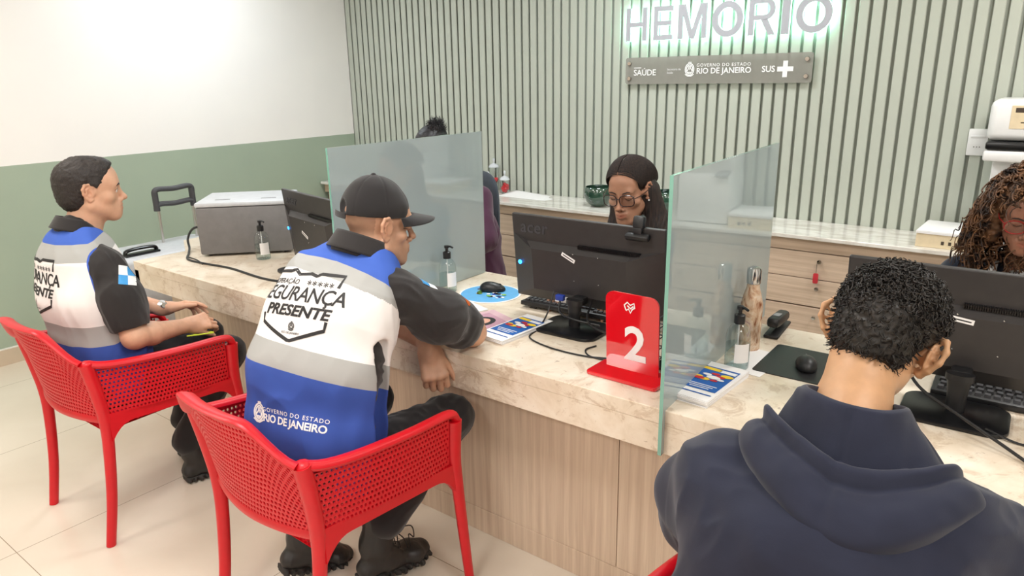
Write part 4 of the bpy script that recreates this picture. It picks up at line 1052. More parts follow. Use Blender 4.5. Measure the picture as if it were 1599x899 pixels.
def hand(F, wrist, d, n, curl, side=1, k=1.0, thumb=(.6, .5), spread=.04, palm=True):
    """d: wrist to knuckles, n: out of the back of the hand, side: +1 when the thumb lies towards n x d... curl: bend per finger joint"""
    d = Vector(d).normalized(); n = Vector(n); n = (n-d*n.dot(d)).normalized(); t = n.cross(d)*side  # t points to the thumb side
    w = Vector(wrist)
    def W(a, b, c): return w+d*a*k+t*b*k+n*c*k
    for off in (-.028, -.010, .010, .026):
        F.cap(W(.008, off*.62, 0), W(.082-abs(off-.005)*.15, off, 0), .0165*k, .0115*k, .014)
    F.cap(W(-.02, 0, 0), W(.02, 0, 0), .024*k, .022*k, .02)
    F.cap(W(.02, .022, -.008), W(.06, .024, -.010), .016*k, .013*k, .012)
    L = [(.041, .026, .020), (.046, .030, .022), (.043, .028, .021), (.033, .021, .018)]; offs = (.029, .010, -.010, -.028)
    for f in range(4):
        a = 0; p = W(.084-abs(offs[f]-.006)*.18, offs[f], .001); dirx = d+t*((1.5-f)*spread)
        c = curl[f] if isinstance(curl[f], (tuple, list)) else (curl[f],)*3
        r = [.0098, .0088, .0082, .0066] if f < 3 else [.0086, .0078, .0072, .006]
        F.ell(p+n*.001, (.0105*k,)*3, .008)
        for j in range(3):
            a += c[j]; q = p+(dirx.normalized()*math.cos(a)-n*math.sin(a))*L[f][j]*k
            F.cap(p, q, r[j]*k, r[j+1]*k, .0035); p = q
    # thumb from the side of the palm near its base
    p0 = W(.018, .022, -.008); a1, a2 = thumb
    td = (d*math.cos(a1)+t*math.sin(a1)-n*.35*a2).normalized(); p1 = p0+td*.042*k
    td2 = (td+d*.35-n*.35*a2).normalized(); p2 = p1+td2*.034*k; td3 = (td2+d*.2-n*.4*a2).normalized(); p3 = p2+td3*.026*k
    F.cap(p0, p1, .015*k, .0115*k, .012); F.cap(p1, p2, .0108*k, .0098*k, .004); F.cap(p2, p3, .0098*k, .0075*k, .003)
def folds(amp, f=9, seed=0, dirv=(0, 0, 1), k=1.0):
    """cloth creases: soft ridges drawn out along dirv"""
    dv = A(dirv); dv = dv/np.linalg.norm(dv)
    def g(P):
        w1 = vnoise(P, f*.5, seed); w2 = vnoise(P, f*.6, seed+3); q = P+(.5/f)*np.stack([w1, w2, w1*w2], 1).astype(np.float32)
        s = q-np.outer(q@dv, dv)*.68; r = 1-2.2*np.abs(vnoise(s, f, seed+5)); r2 = 1-2.2*np.abs(vnoise(s, f*2.2, seed+9))
        return -amp*(np.maximum(r, -.6)*.85+r2*.35*k)+amp*.3
    return g
def on_face(body, H, x, z, lift=.0008):
    """the point of the face in front of (x, z) of the head frame"""
    key = body.name
    if key not in _bv: _bv[key] = BVHTree.FromPolygons([v.co for v in body.data.vertices], [tuple(p.vertices) for p in body.data.polygons])
    n = (H.to_3x3() @ Vector((0, 1, 0))).normalized(); h = _bv[key].ray_cast(H @ Vector((x, .2, z)), -n, .3); return (h[0] or H @ Vector((x, .09, z)))+n*lift
def face_paint(H, par, body, closed=True, male=False):
    b = B()
    for s in (-1, 1):
        p = [on_face(body, H, s*x, z, .0004) for x, z in ((.013, .0185), (.020, .0215), (.030, .0245), (.040, .0235), (.049, .018))]; b.tube(p, [.0016, .0030, .0032, .0024, .0010] if male else [.0014, .0022, .0023, .0018, .0008], 6)
    adopt(b.done('eyebrows', M['hairb']), par)
    b = B()
    for s in (-1, 1):
        z0 = -.0055 if closed else .0062
        p = [on_face(body, H, s*x, z0+d, .0003) for x, d in ((.017, .003 if closed else -.005), (.024, 0), (.031, -.0012 if closed else .001), (.038, 0), (.047, .004 if closed else -.006))]; b.tube(p, [.0007, .0011, .0013, .0011, .0008], 6)
    adopt(b.done('eyelashes', M['ink']), par)
def eyes(H, par, gaze_down=.3, iris=(60, 38, 26), half=.55):
    """eyeballs, and lids drawn by the body; iris looks where the head looks, lowered"""
    for s in (-1, 1):
        c = H @ Vector((s*.031, .0762, .001)); k = H.to_scale()[0]
        b = B(); b.sphere(c, .0130*k, 3); e = adopt(b.done('eye', M['eyewhite']), par); y = H.to_3x3() @ Vector((0, 1, -gaze_down*.5)); y.normalize()
        b = B(); b.sphere(c+y*.0085*k, .0056*k, 2); o = b.done('iris', M['iris']); o.parent = e
def cap_dist(V, a, b, ra, rb):
    a, b = A(a), A(b); ab = b-a; t = np.clip(((V-a)@ab)/(ab@ab), 0, 1); return np.linalg.norm(V-a-t[:, None]*ab, axis=1)-(ra+(rb-ra)*t)
def collar(c, ax, r, h, par, mat, front=(0, 1, 0), th=.006):
    """standing shirt collar: a ring round the neck, open at the throat"""
    c = Vector(c); ax = Vector(ax).normalized(); f = Vector(front); f = (f-ax*f.dot(ax)).normalized(); x = f.cross(ax)
    b = B(); n = 40; rows = 7; vs = []; fs = []
    for i in range(n+1):
        a = lerp(.42, 2*PI-.42, i/n)
        for j in range(rows+1):
            v = j/rows; fr = max(0, math.cos(a)); rr = r*(1.0+.10*(1-v)+.10*(v > .55)*(v-.55)*0); out = (math.sin(v*PI)*.004)
            q = c+(f*math.cos(a)+x*math.sin(a))*(rr+out)+ax*(h*v-.02-fr*.030*(1-v*.2)); vs.append(q)
    for i in range(n):
        for j in range(rows): k = i*(rows+1)+j; fs.append((k, k+1, k+rows+2, k+rows+1))
    # turned-down leaf outside the stand
    m = len(vs)
    for i in range(n+1):
        a = lerp(.40, 2*PI-.40, i/n)
        for j in range(rows+1):
            v = j/rows; fr = max(0, math.cos(a)); q = c+(f*math.cos(a)+x*math.sin(a))*(r*1.02+.003+.016*v)+ax*(h*(1-v*.85)-.02-fr*.030+.003*math.cos(v*PI/2)); vs.append(q)
    for i in range(n):
        for j in range(rows): k = m+i*(rows+1)+j; fs.append((k, k+1, k+rows+2, k+rows+1))
    o = adopt(B().raw(vs, fs).done('collar', mat, sm=1.3, fix=False), par); md = o.modifiers.new('t', 'SOLIDIFY'); md.thickness = th*.5; return o
def hair_curls(name, H, pts, par, mat, rad=.0022, turns=2.5, length=.03, amp=.005, seed=1, droop=0.0, steps=11, Lk=lambda p: 1):
    """short curls: small helices growing from the scalp points"""
    rnd = random.Random(seed); b = B(); Hm = H
    bm = b.bm
    for (p, nn) in pts:
        p = Vector(p); nn = Vector(nn).normalized(); L = length*rnd.uniform(.6, 1.3)*Lk(p); a = nn.orthogonal().normalized(); c = nn.cross(a)
        ph = rnd.uniform(0, 6.28); pl = []; m = steps
        side = (a*math.cos(ph)+c*math.sin(ph))
        for i in range(m):
            t = i/(m-1); q = p+nn*(L*(t**.7)*.75)+side*L*.7*t*t+Vector((0, 0, -droop*t*t*L)); an = ph+t*turns*2*PI
            q += (a*math.cos(an)+c*math.sin(an))*amp*min(1, t*3); pl.append(q)
        rings = []
        for i, q in enumerate(pl):
            t_ = (pl[min(i+1, m-1)]-pl[max(i-1, 0)]).normalized(); u = t_.orthogonal().normalized(); v = t_.cross(u); r = rad*(1-.6*(i/(m-1))**2)
            rings.append([bm.verts.new(q+u*math.cos(2*PI*k_/4)*r+v*math.sin(2*PI*k_/4)*r) for k_ in range(4)])
        for x, y in zip(rings, rings[1:]):
            for k_ in range(4): bm.faces.new((x[k_], x[(k_+1) % 4], y[(k_+1) % 4], y[k_]))
    me = bpy.data.meshes.new(name); bm.to_mesh(me); bm.free(); smooth(me); o = link(name, me, mat)
    return adopt(o, par)
def decal(vs, fs, org, xd, yd, target, mat, par, name, lift=.0012, maxlen=.012, back=.4):
    """flat artwork laid onto a garment: each point is dropped along the normal onto the cloth"""
    vs, fs = subdiv2d(vs, fs, maxlen); m = frame(org, xd, yd); nrm = (m.to_3x3() @ Vector((0, 0, 1)))
    me0 = target.data; bvh = BVHTree.FromPolygons([v.co for v in me0.vertices], [tuple(p.vertices) for p in me0.polygons]) if target.name not in _bv else _bv[target.name]
    _bv[target.name] = bvh; out = []; ok = []
    for v in vs:
        p = m @ Vector(v); hit = bvh.ray_cast(p+nrm*back*.5, -nrm, back)
        if hit[0] is None: out.append(p); ok.append(False)
        else: out.append(hit[0]+nrm*lift); ok.append(True)
    b = B(); b.raw(out, [f for f in fs if all(ok[i] for i in f)])
    return adopt(b.done(name, mat, sm=0, fix=False), par)
_bv = {}
def boot(F, ankle, toe_dir, k=1.0, pitch=0):
    pass
SKIN1 = skin('skin_light', (222, 172, 142)); SKIN2 = skin('skin_tan', (214, 166, 136)); SKIN3 = skin('skin_olive', (206, 158, 118)); SKIN4 = skin('skin_brown', (190, 138, 110)); SKIN5 = skin('skin_warm_brown', (176, 122, 98))
M['eyewhite'] = simple('eye_white', (226, 218, 212), .15, noise=.01); M['iris'] = simple('dark_iris', (34, 22, 16), .08)
M['shirt'] = cloth('black_uniform_cloth', (46, 43, 43), 900); M['pants'] = cloth('black_trouser_cloth', (36, 34, 36), 700)
M['boot'] = simple('black_boot_leather', (34, 32, 32), .45, noise=.15, bump=.2, bscale=60); M['sole'] = simple('black_rubber_sole', (42, 40, 38), .7)
M['capm'] = cloth('black_cap_cloth', (40, 38, 39), 1100, noise=.05)
M['hair1'] = hairmat('dark_brown_short_hair', (26, 22, 22), (54, 46, 42), .6, (260, 260, 260)); M['hairk'] = hairmat('black_curly_hair', (14, 12, 11), (44, 36, 30), .45, (170, 170, 170))
M['hairw'] = hairmat('straight_dark_hair', (20, 14, 14), (58, 42, 36), .62, (160, 160, 8)); M['hairc'] = hairmat('brown_highlighted_curls', (34, 22, 18), (128, 88, 56), .55, (22, 22, 22))
M['hairb'] = hairmat('black_bun_hair', (16, 14, 16), (48, 44, 48), .5, (120, 120, 120))
def vestmat():
    t = NT('vest_bands'); at = t.n('ShaderNodeAttribute'); at.attribute_name = 'band'; f = at.outputs['Fac']
    f2 = t.noise(t.coord(), 12, 4)
    blue = srgb(66, 100, 190); grey = srgb(172, 172, 170); white = srgb(240, 236, 234); navy = srgb(60, 88, 172)
    c = t.ramp(f, [(0, blue), (.080/.7, grey), (.135/.7, white), (.350/.7, grey), (.420/.7, navy)], 'CONSTANT')
    mp = t.ramp(f2, [(.3, (.93, .93, .93, 1)), (.7, (1, 1, 1, 1))]); mx = t.n('ShaderNodeMix', data_type='RGBA', blend_type='MULTIPLY'); mx.inputs[0].default_value = 1
    tr = t.n('ShaderNodeAttribute'); tr.attribute_name = 'trim'; gt = t.n('ShaderNodeMath', operation='GREATER_THAN', n_1=.5); t.l(tr.outputs['Fac'], gt.inputs[0])
    m2 = t.n('ShaderNodeMix', data_type='RGBA'); t.l(gt.outputs[0], m2.inputs[0]); t.l(c, m2.inputs[6]); m2.inputs[7].default_value = srgb(60, 94, 190)
    t.l(m2.outputs[2], mx.inputs[6]); t.l(mp, mx.inputs[7]); t.col(mx.outputs[2]); t.set(Roughness=.75); t.b.inputs['Specular IOR Level'].default_value = .3
    t.bump(t.noise(t.coord(), 600, 2), .1, .001); return t.m
M['vest'] = vestmat(); M['piping'] = cloth('blue_piping', (40, 76, 180)); M['badge'] = simple('badge_blue', (60, 150, 214), .6); M['navy'] = cloth('navy_blazer', (22, 28, 44)); M['purple'] = cloth('purple_blouse', (70, 44, 80)); M['maroon'] = cloth('maroon_knit', (74, 40, 62), 300); M['blackcloth'] = cloth('black_knit', (24, 22, 25))
M['hoodie'] = cloth('navy_hoodie_fleece', (36, 39, 55), 500, .92, .15, .10)
M['frames'] = simple('dark_tortoise', (42, 22, 24), .2, coat=.5); M['rframes'] = simple('red_frames', (150, 34, 32), .2, coat=.5); M['lens'] = clear('spectacle_lens', (.97, .97, .99))
# ---------------------------------------------------------------- people
def person(label, loc): return thing('person', label, 'person', loc)
def fade_hairline(z0): return lambda q: z0+0*q[:, 0]
def vest_art(V_o, par, org, xd, yd, k=1.0, gov=None):
    """printed badge frame and lettering on the back of the vest"""
    art = []
    def add(vs, fs):
        base = len(art_v); art_v.extend(vs); art_f.extend([tuple(i+base for i in f) for f in fs])
    art_v, art_f = [], []
    def T(s, x, y, size, bold=0, sh=0, sp=1, yk=1.0):
        vs, fs = textmesh(s, 1, bold, sh, 0, 'CENTER', space=sp); add([(x+v[0]*size, y+v[1]*size*yk, 0) for v in vs], fs)
    sh = .12
    top = [(-.135, .055), (-.138, .098), (-.06, .098), (-.04, .104), (-.02, .090), (.02, .096), (.045, .090), (.06, .098), (.135, .100), (.130, .062)]
    bot = [(-.128, -.035), (-.124, -.062), (.0, -.108), (.01, -.108), (.118, -.066), (.122, -.040)]
    vs, fs = strokes2d([top], .0105); add(vs, fs); vs, fs = strokes2d([bot], .0105); add(vs, fs)
    T('OPERAÇÃO', -.072, .066, .022, .01, .3); T('SEGURANÇA', .0, .028, .060, .013, .15, .92, 1.05); T('PRESENTE', .004, -.022, .056, .034, .25, .98, .8)
    for i in range(5): T('*', .03+i*.019, .060, .036, .01)
    vs, fs = strokes2d([[(x*.020+.006, y*.018-.066) for x, y in p] for p in EMBLEM], .0018); add(vs, fs); T('RIO DE JANEIRO', .006, -.086, .009, .01)
    o = decal([(v[0]*k, v[1]*k, 0) for v in art_v], art_f, org, xd, yd, V_o, M['ink'], par, 'back_print')
    if gov:
        art_v.clear(); art_f.clear()
        T('GOVERNO DO ESTADO', .03, .012, .0175, .012, 0, 1.25); T('RIO DE JANEIRO', .03, -.012, .031, .028, 0, .95)
        vs, fs = strokes2d([[(x*.045-.100, y*.040+.0) for x, y in p] for p in EMBLEM], .005); add(vs, fs)
        decal([(v[0]*k, v[1]*k, 0) for v in art_v], art_f, gov, xd, yd, V_o, M['white_ink'], par, 'hem_print')
def patch(target, par, c, xd, yd, w, h, name='sleeve_flag'):
    vs, fs = [(-w/2, -h/2, 0), (w/2, -h/2, 0), (w/2, h/2, 0), (-w/2, h/2, 0)], [(0, 1, 2, 3)]
    o = decal(vs, fs, c, xd, yd, target, M['white_ink'], par, name, .0010)
    vs = [(-w/2, -h/2, 0), (0, -h/2, 0), (0, 0, 0), (-w/2, 0, 0), (0, 0, 0), (w/2, 0, 0), (w/2, h/2, 0), (0, h/2, 0)]
    decal(vs, [(0, 1, 2, 3), (4, 5, 6, 7)], c, xd, yd, target, M['badge'], o, 'flag_quarter', .0018)
    return o
def boots(par, side, ankle, toe, up, k=1.0, lace=False):
    """a laced combat boot: ankle joint, toe direction, shaft direction"""
    a = Vector(ankle); t = Vector(toe).normalized(); u = Vector(up).normalized(); x = t.cross(u).normalized(); u2 = x.cross(t)
    F = Sdf(); P = lambda f, s_, z: a+t*f*k+x*s_*k+u2*z*k
    F.chain([P(0, 0, .02)+u*.10, P(0, 0, .02), P(.02, 0, -.02)], [.052, .050, .048], .03)
    F.loft([(P(-.035, 0, -.055), .036, .032), (P(.05, 0, -.05), .042, .034), (P(.14, 0, -.062), .046, .026), (P(.185, 0, -.064), .036, .022)], x, .03)
    F.warp(folds(.002, 26, 3, tuple(u)))
    o, _ = part(F, 'boot', M['boot'], par, .004)
    G = Sdf(); G.loft([(P(-.05, 0, -.088), .034, .014), (P(.0, 0, -.088), .038, .014), (P(.08, 0, -.09), .045, .014), (P(.15, 0, -.088), .048, .014), (P(.195, 0, -.084), .036, .013)], x, .01, p=3.0)
    fn = lambda Q: .0025*np.sign(np.sin((Q@A(t))*2*PI/.024))*((Q-A(a))@A(u2) < -.082*k)
    G.warp(fn); so, _ = part(G, 'boot_sole', M['sole'], par, .004); adopt(so, par)
    b = B()
    for i in range(6):
        q = P(.035+.012*max(0, 3-i), 0, .06-.02*(i-2)+.0)+t*.012
        q = P(.052-.004*i+.03*max(0, 2-i)/2, 0, -.015+.022*i)
        b.tube([q-x*.022, q+t*.008+u*.006, q+x*.022], .0022, 6)
    if lace:
        q = P(.055, .02, .06); b.tube(spline([q, q+t*.04+Vector((0, 0, -.05)), q+t*.05+Vector((0, 0, -.10)), q+t*.02+Vector((0, 0, -.085)), q+t*.012], 6), .0022, 6)
        b.tube(spline([q, q+t*.07+Vector((0, 0, -.01)), q+t*.08+Vector((0, 0, -.06)), q+t*.06+Vector((0, 0, -.04)), q+t*.065+Vector((0, 0, -.10))], 6), .0022, 6)
    adopt(b.done('bootlace', M['blackp']), par)

# ---- first officer: bare head, seen in profile
def officer_one():
    t = person('seated officer, short dark hair, blue and white vest, black trousers, steel watch', (-2.86, 1.12, 0))
    H = headM((-2.875, 1.168, 1.266), .40, .02, .0, .98)
    nb = Vector((-2.875, 1.085, 1.10))
    R_sh, L_sh = Vector((-2.70, 1.11, 1.015)), Vector((-3.05, 1.14, 1.02))
    R_el, L_el = Vector((-2.632, 1.125, .745)), Vector((-3.07, 1.28, .77))
    R_wr, L_wr = Vector((-2.735, 1.385, .695)), Vector((-2.905, 1.385, .735))
    F = Sdf(); head(F, H, 1.05, 1.05, lid=1, neck=[(0, -.02, -.05), (0, -.038, -.12), (0, -.055, -.19)], nr=.055)
    F.loft([((-2.865, 1.07, .62), .14, .09), ((-2.87, 1.08, .85), .15, .09), ((-2.875, 1.085, 1.02), .15, .07)], (1, .05, 0), .04)
    F.chain([R_sh+Vector((-.03, 0, -.03)), R_el], [.036, .043], .03); F.chain([L_sh+Vector((.03, 0, -.03)), L_el], [.036, .043], .03)
    F.chain([R_el, R_el.lerp(R_wr, .3), R_wr], [.043, .043, .027], .02); F.chain([L_el, L_el.lerp(L_wr, .3), L_wr], [.042, .041, .027], .02)
    hand(F, R_wr, (.05, .95, -.02), (.75, -.1, .65), [(.5, .7, .5), (.6, .8, .5), (.7, .8, .5), (.8, .8, .5)], -1, .98, (.45, .8))
    hand(F, L_wr, (.35, .93, .06), (-.35, .15, .90), [(.25, .3, .2), (.4, .4, .3), (.6, .5, .4), (.7, .6, .4)], -1, .98, (.35, .2))
    o, V = part(F, 'body', SKIN1, t, .0030); tint_head(o.data, V, H)
    eyes(H, t); face_paint(H, t, o, False, True)
    # hair
    G = Sdf(); G.use(H); G.ell((0, -.018, .040), (.0815, .1025, .0885), .01); G.ell((0, -.05, -.02), (.066, .066, .062), .03); G.ell((0, .045, .088), (.052, .038, .028), .03)
    for s in (-1, 1): G.cap((s*.074, .024, .03), (s*.0735, .020, -.002), .006, .004, .01)
    G.plane((0, .058, .058), (0, .86, -.52), .01)
    def hl(P): q = (P-A(H.translation))@np.array(H.to_3x3())/.96; return np.maximum((-.066-q[:, 2]-(.06+q[:, 1])*.1), 0)*0
    G.ell((-.10, .0, -.020), (.06, .030, .048), .006, 's'); G.ell((.10, .0, -.020), (.06, .030, .048), .006, 's')
    G.ell((0, .10, -.01), (.2, .088, .052), .01, 's'); G.plane((0, -.06, -.075), (0, .25, -1), .01)
    G.use(None); G.warp(lambda P: .0016*vnoise(P, 140, 1)+.0014*vnoise(P, 60, 2)); part(G, 'hair', M['hair1'], t, .0026)
    # black shirt
    S = Sdf(); S.loft([((-2.865, 1.13, .60), .165, .105), ((-2.87, 1.12, .82), .175, .11), ((-2.875, 1.10, 1.0), .170, .095)], (1, .05, 0), .05)
    S.chain([R_sh+Vector((-.03, 0, -.01)), R_sh.lerp(R_el, .45), R_sh.lerp(R_el, .72)], [.066, .068, .072], .05); S.chain([L_sh+Vector((.02, 0, 0)), L_sh.lerp(L_el, .8)], [.072, .07], .05)
    S.cap(nb+Vector((0, -.01, -.06)), nb+Vector((0, .0, .02)), .078, .064, .04)
    ed = (R_el-R_sh).normalized(); S.warp(folds(.0055, 19, 4, (.1, .1, -1))); S.ell(R_sh.lerp(R_el, .84)+ed*.15, (.15, .15, .15), .006, 's')
    # collar opening and sleeve ends
    S.cap(nb+Vector((.0, .12, .05)), nb+Vector((0, .045, .03)), .05, .04, .01, 's')
    part(S, 'shirt', M['shirt'], t, .0045)
    collar(nb+Vector((0, .005, .035)), (0, .34, 1), .061, .052, t, M['shirt'])
    # vest
    W = Sdf(); W.loft([((-2.862, 1.11, .52), .195, .140), ((-2.865, 1.10, .68), .193, .138), ((-2.87, 1.085, .88), .195, .138), ((-2.875, 1.085, 1.02), .160, .112), ((-2.875, 1.09, 1.075), .10, .080)], (1, .05, 0), .05)
    W.cap(R_sh+Vector((.07, .0, .03)), R_sh+Vector((.075, .02, -.17)), .088, .070, .02, 's'); W.cap(L_sh+Vector((-.07, 0, .03)), L_sh+Vector((-.08, .02, -.17)), .088, .07, .02, 's')
    W.cap(nb+Vector((0, .02, -.0)), nb+Vector((0, .0, .2)), .073, .07, .01, 's'); W.cap(nb+Vector((0, .14, -.05)), nb+Vector((0, .05, .0)), .06, .05, .01, 's')
    W.plane((-2.86, 1.07, .485), (0, .0, -1), .01); W.warp(folds(.0065, 10, 8, (0, 0, 1)))
    o, V = part(W, 'vest', M['vest'], t, .005)
    bd = (1.185-V[:, 2])*.92+.30*np.maximum(0, V[:, 1]-1.07); tr = cap_dist(V, R_sh+Vector((.07, .0, .03)), R_sh+Vector((.075, .02, -.17)), .088, .070); float_attr(o.data, 'trim', 1-tr/.036); float_attr(o.data, 'band', np.clip(bd/.7, 0, 1))
    vest_art(o, t, Vector((-2.935, .95, .945)), (1, .02, 0), (0, -.05, 1), .98)
    patch(bpy.data.objects['shirt'], t, R_sh+Vector((.07, .03, -.035)), (.30, .90, -.25), (-.2, .2, 1), .062, .07)
    # trousers
    T = Sdf(); hip = Vector((-2.86, 1.05, .53)); RK, LK = Vector((-2.655, 1.50, .555)), Vector((-2.93, 1.56, .565)); RA, LA = Vector((-2.765, 1.325, .17)), Vector((-2.975, 1.43, .17))
    T.loft([(hip+Vector((0, .01, .02)), .17, .10), (hip+Vector((0, .06, 0)), .16, .085)], (1, 0, 0), .05)
    T.chain([hip+Vector((.09, .02, 0)), RK, RA+Vector((0, 0, .02))], [.088, .068, .062], .03); T.chain([hip+Vector((-.09, .02, 0)), LK, LA+Vector((0, 0, .02))], [.088, .066, .060], .03)
    T.warp(folds(.006, 16, 12, (.2, .3, .9))); part(T, 'trousers', M['pants'], t, .005)
    boots(t, 1, (-2.76, 1.345, .105), (.12, 1, 0), (0, -.05, 1), .98); boots(t, -1, (-2.98, 1.445, .105), (-.05, 1, 0), (0, -.05, 1), .98)
    # watch
    wd = (L_wr-L_el).normalized(); c = L_wr-wd*.012; m = frame(c, wd.cross(Vector((0, 0, 1))), Vector((0, 0, 1)))
    wt = adopt(B()._add(*(lambda b_: (b_,))(bmesh.new())).done('watch_band', M['chrome']), t) if False else None
    b = B(); z = Vector(wd); xx = z.orthogonal().normalized(); yy = z.cross(xx); ring = [c+(xx*math.cos(a)+yy*math.sin(a))*.0315 for a in np.linspace(0, 2*PI, 33)]
    b.tube(ring, (.0018, .009), 8, up=None) if False else None
    vs = []; fs = []
    for i in range(32):
        for dz, r in ((-.009, .0305), (.009, .0305), (.009, .0335), (-.009, .0335)): a = 2*PI*i/32; vs.append(c+(xx*math.cos(a)+yy*math.sin(a))*r+z*dz)
    for i in range(32):
        k = i*4; m_ = ((i+1) % 32)*4
        for j in range(4): fs.append((k+j, k+(j+1) % 4, m_+(j+1) % 4, m_+j))
    b.raw(vs, fs); wb_ = adopt(b.done('watch_band', M['alu']), t)
    tc = c+Vector((.7, -.1, .45)).normalized()*.033; nn = (tc-c).normalized(); Rm = nn.to_track_quat('Z', 'Y').to_matrix()
    adopt(B().lathe([(0, .006), (.012, .006), (.0145, .004), (.0145, -.003), (0, -.003)], tc, 20, Rm).done('watch_case', M['chrome']), t)
    # thin yellow cord on the lap
    adopt(B().tube(spline([(-2.71, 1.36, .66), (-2.69, 1.42, .655), (-2.70, 1.47, .645), (-2.73, 1.44, .65), (-2.71, 1.38, .655)], 6), .003, 6).done('cord', M['yellowgreen']), t)
officer_one()

# ---- second officer: black cap, leaning on the counter
def officer_two():
    t = person('seated officer in black cap and blue and white vest leaning on the counter', (-1.62, 1.2, 0))
    H = headM((-1.602, 1.435, 1.226), .34, .12, .0, 1.07)
    nb = Vector((-1.622, 1.365, 1.128))
    R_sh, L_sh = Vector((-1.455, 1.395, 1.055)), Vector((-1.825, 1.33, 1.05))
    R_el = Vector((-1.472, 1.70, .830)); R_wr = Vector((-1.68, 1.735, .815)); L_el = Vector((-1.80, 1.60, .86)); L_wr = Vector((-1.575, 1.60, .800))
    F = Sdf(); head(F, H, 1.12, 1.04, neck=[(0, -.02, -.05), (-.005, -.05, -.12), (-.01, -.08, -.185)], nr=.062)
    F.loft([((-1.66, 1.20, .66), .14, .09), ((-1.65, 1.24, .88), .15, .09), ((-1.645, 1.33, 1.04), .14, .07)], (1, .25, 0), .04)
    F.chain([R_sh+Vector((-.04, 0, -.04)), R_el], [.036, .044], .03); F.chain([L_sh+Vector((.04, 0, -.04)), L_el], [.036, .044], .03)
    F.chain([R_el, R_el.lerp(R_wr, .35), R_wr], [.043, .046, .030], .02); F.chain([L_el, L_el.lerp(L_wr, .3), L_wr], [.042, .042, .030], .02)
    hand(F, R_wr, (-1, .05, -.02), (0, .1, 1), [(.2, .3, .2)]*4, -1, 1.0, (.5, .5))
    F.cap(L_wr, L_wr+Vector((.02, -.02, -.02)), .030, .028, .02)
    hand(F, L_wr+Vector((.012, -.02, -.012)), (.42, -.16, -.86), (.74, -.58, .40), [(.75, 1.0, .7), (.75, .95, .7), (.8, .95, .7), (.9, .95, .7)], 1, 1.16, (.5, .6))
    o, V = part(F, 'body', SKIN2, t, .0034)
    tint_head(o.data, V, H, stub=((.70, .68, .68), lambda q: .030-.055*(q[:, 1] < -.035)))
    face_paint(H, t, o, True, True)
    # cap: a rigid curved crown, band strap at the back and a bill
    cp = bpy.data.objects.new('cap', None); C.objects.link(cp); bpy.data.objects.remove(cp)
    G = Sdf(); G.use(H); G.ell((0, -.012, .050), (.090, .112, .088), .01); G.ell((0, -.020, .095), (.058, .066, .046), .04); G.plane((0, 0, .030), (0, -.02, -1), .003)
    G.ell((0, -.125, .052), (.034, .035, .036), .004, 's')
    def seams(P):
        q = (P-A(H.translation))@np.array(H.to_3x3()); a = np.arctan2(q[:, 1]+.012, q[:, 0]); f = np.abs(((a/(PI/3)+.5) % 1)-.5)*np.hypot(q[:, 0], q[:, 1]); return .0016*np.exp(-(f/.0022)**2)
    G.warp(lambda P: seams(P)+.0016*vnoise(P, 30, 3)); G.use(H); G.ell((0, -.020, .1425), (.0075, .0075, .004), .005); G.use(None)
    cap_o, _ = part(G, 'cap', M['capm'], t, .003)
    # bill: curved sheet
    vs = []; fs = []; n = 20; m = 8
    for i in range(n+1):
        a = lerp(-1.12, 1.12, i/n)
        for j in range(m+1):
            f = j/m; x = .087*math.sin(a)*(1+.02*f); y0 = .106*math.cos(a)-.012; y = y0+f*.078*max(0, math.cos(a*PI/2.26))**.5
            z = .038-f*.012-3.0*x*x*(.35+.65*f); vs.append(H @ Vector((x, y, z)))
    for i in range(n):
        for j in range(m): k = i*(m+1)+j; fs.append((k, k+1, k+m+2, k+m+1))
    o = adopt(B().raw(vs, fs).done('cap_bill', M['capm'], sm=1.2), t); md = o.modifiers.new('t', 'SOLIDIFY'); md.thickness = .004
    st = [H @ Vector((.040*math.sin(a), -.108-.010*math.cos(a), .032)) for a in np.linspace(-1.2, 1.2, 9)]
    adopt(B().tube(st, (.009, .002), 8, up=tuple(H.to_3x3() @ Vector((0, 0, 1)))).done('cap_strap', M['capm']), t)
    # shirt
    S = Sdf(); S.loft([((-1.655, 1.175, .58), .175, .115), ((-1.65, 1.21, .85), .18, .115), ((-1.645, 1.32, 1.05), .165, .095)], (1, .25, 0), .05)
    S.chain([R_sh+Vector((-.03, -.01, -.01)), R_sh.lerp(R_el, .45)+Vector((.008, -.01, -.012)), R_sh.lerp(R_el, .70)], [.064, .078, .072], .05)
    S.chain([L_sh+Vector((.03, 0, 0)), L_sh.lerp(L_el, .9)], [.066, .066], .05)
    S.cap(nb+Vector((0, -.02, -.06)), nb+Vector((.005, .01, .01)), .085, .068, .04)
    e = (R_el-R_sh).normalized(); S.cap(R_sh.lerp(R_el, .76), R_sh.lerp(R_el, .80), .078, .076, .008)
    S.warp(folds(.0070, 17, 21, (.2, .9, -.5))); S.ell(R_sh.lerp(R_el, .87)+e*.16+Vector((-.02, 0, -.02)), (.16, .16, .16), .006, 's')
    sh, _ = part(S, 'shirt', M['shirt'], t, .0045)
    collar(nb+Vector((0.004, .002, .030)), (.05, .50, 1), .074, .060, t, M['shirt'], (-.1, 1, 0))
    # rolled sleeve end
    q0 = R_sh.lerp(R_el, .93); zz = e; xx = zz.orthogonal().normalized(); yy = zz.cross(xx)
    # vest back panel
    W = Sdf(); W.loft([((-1.650, 1.165, .53), .202, .138), ((-1.652, 1.175, .66), .203, .136), ((-1.656, 1.205, .83), .207, .134), ((-1.655, 1.275, .97), .208, .130), ((-1.648, 1.335, 1.065), .185, .105), ((-1.643, 1.365, 1.12), .115, .075)], (1, .25, 0), .045)
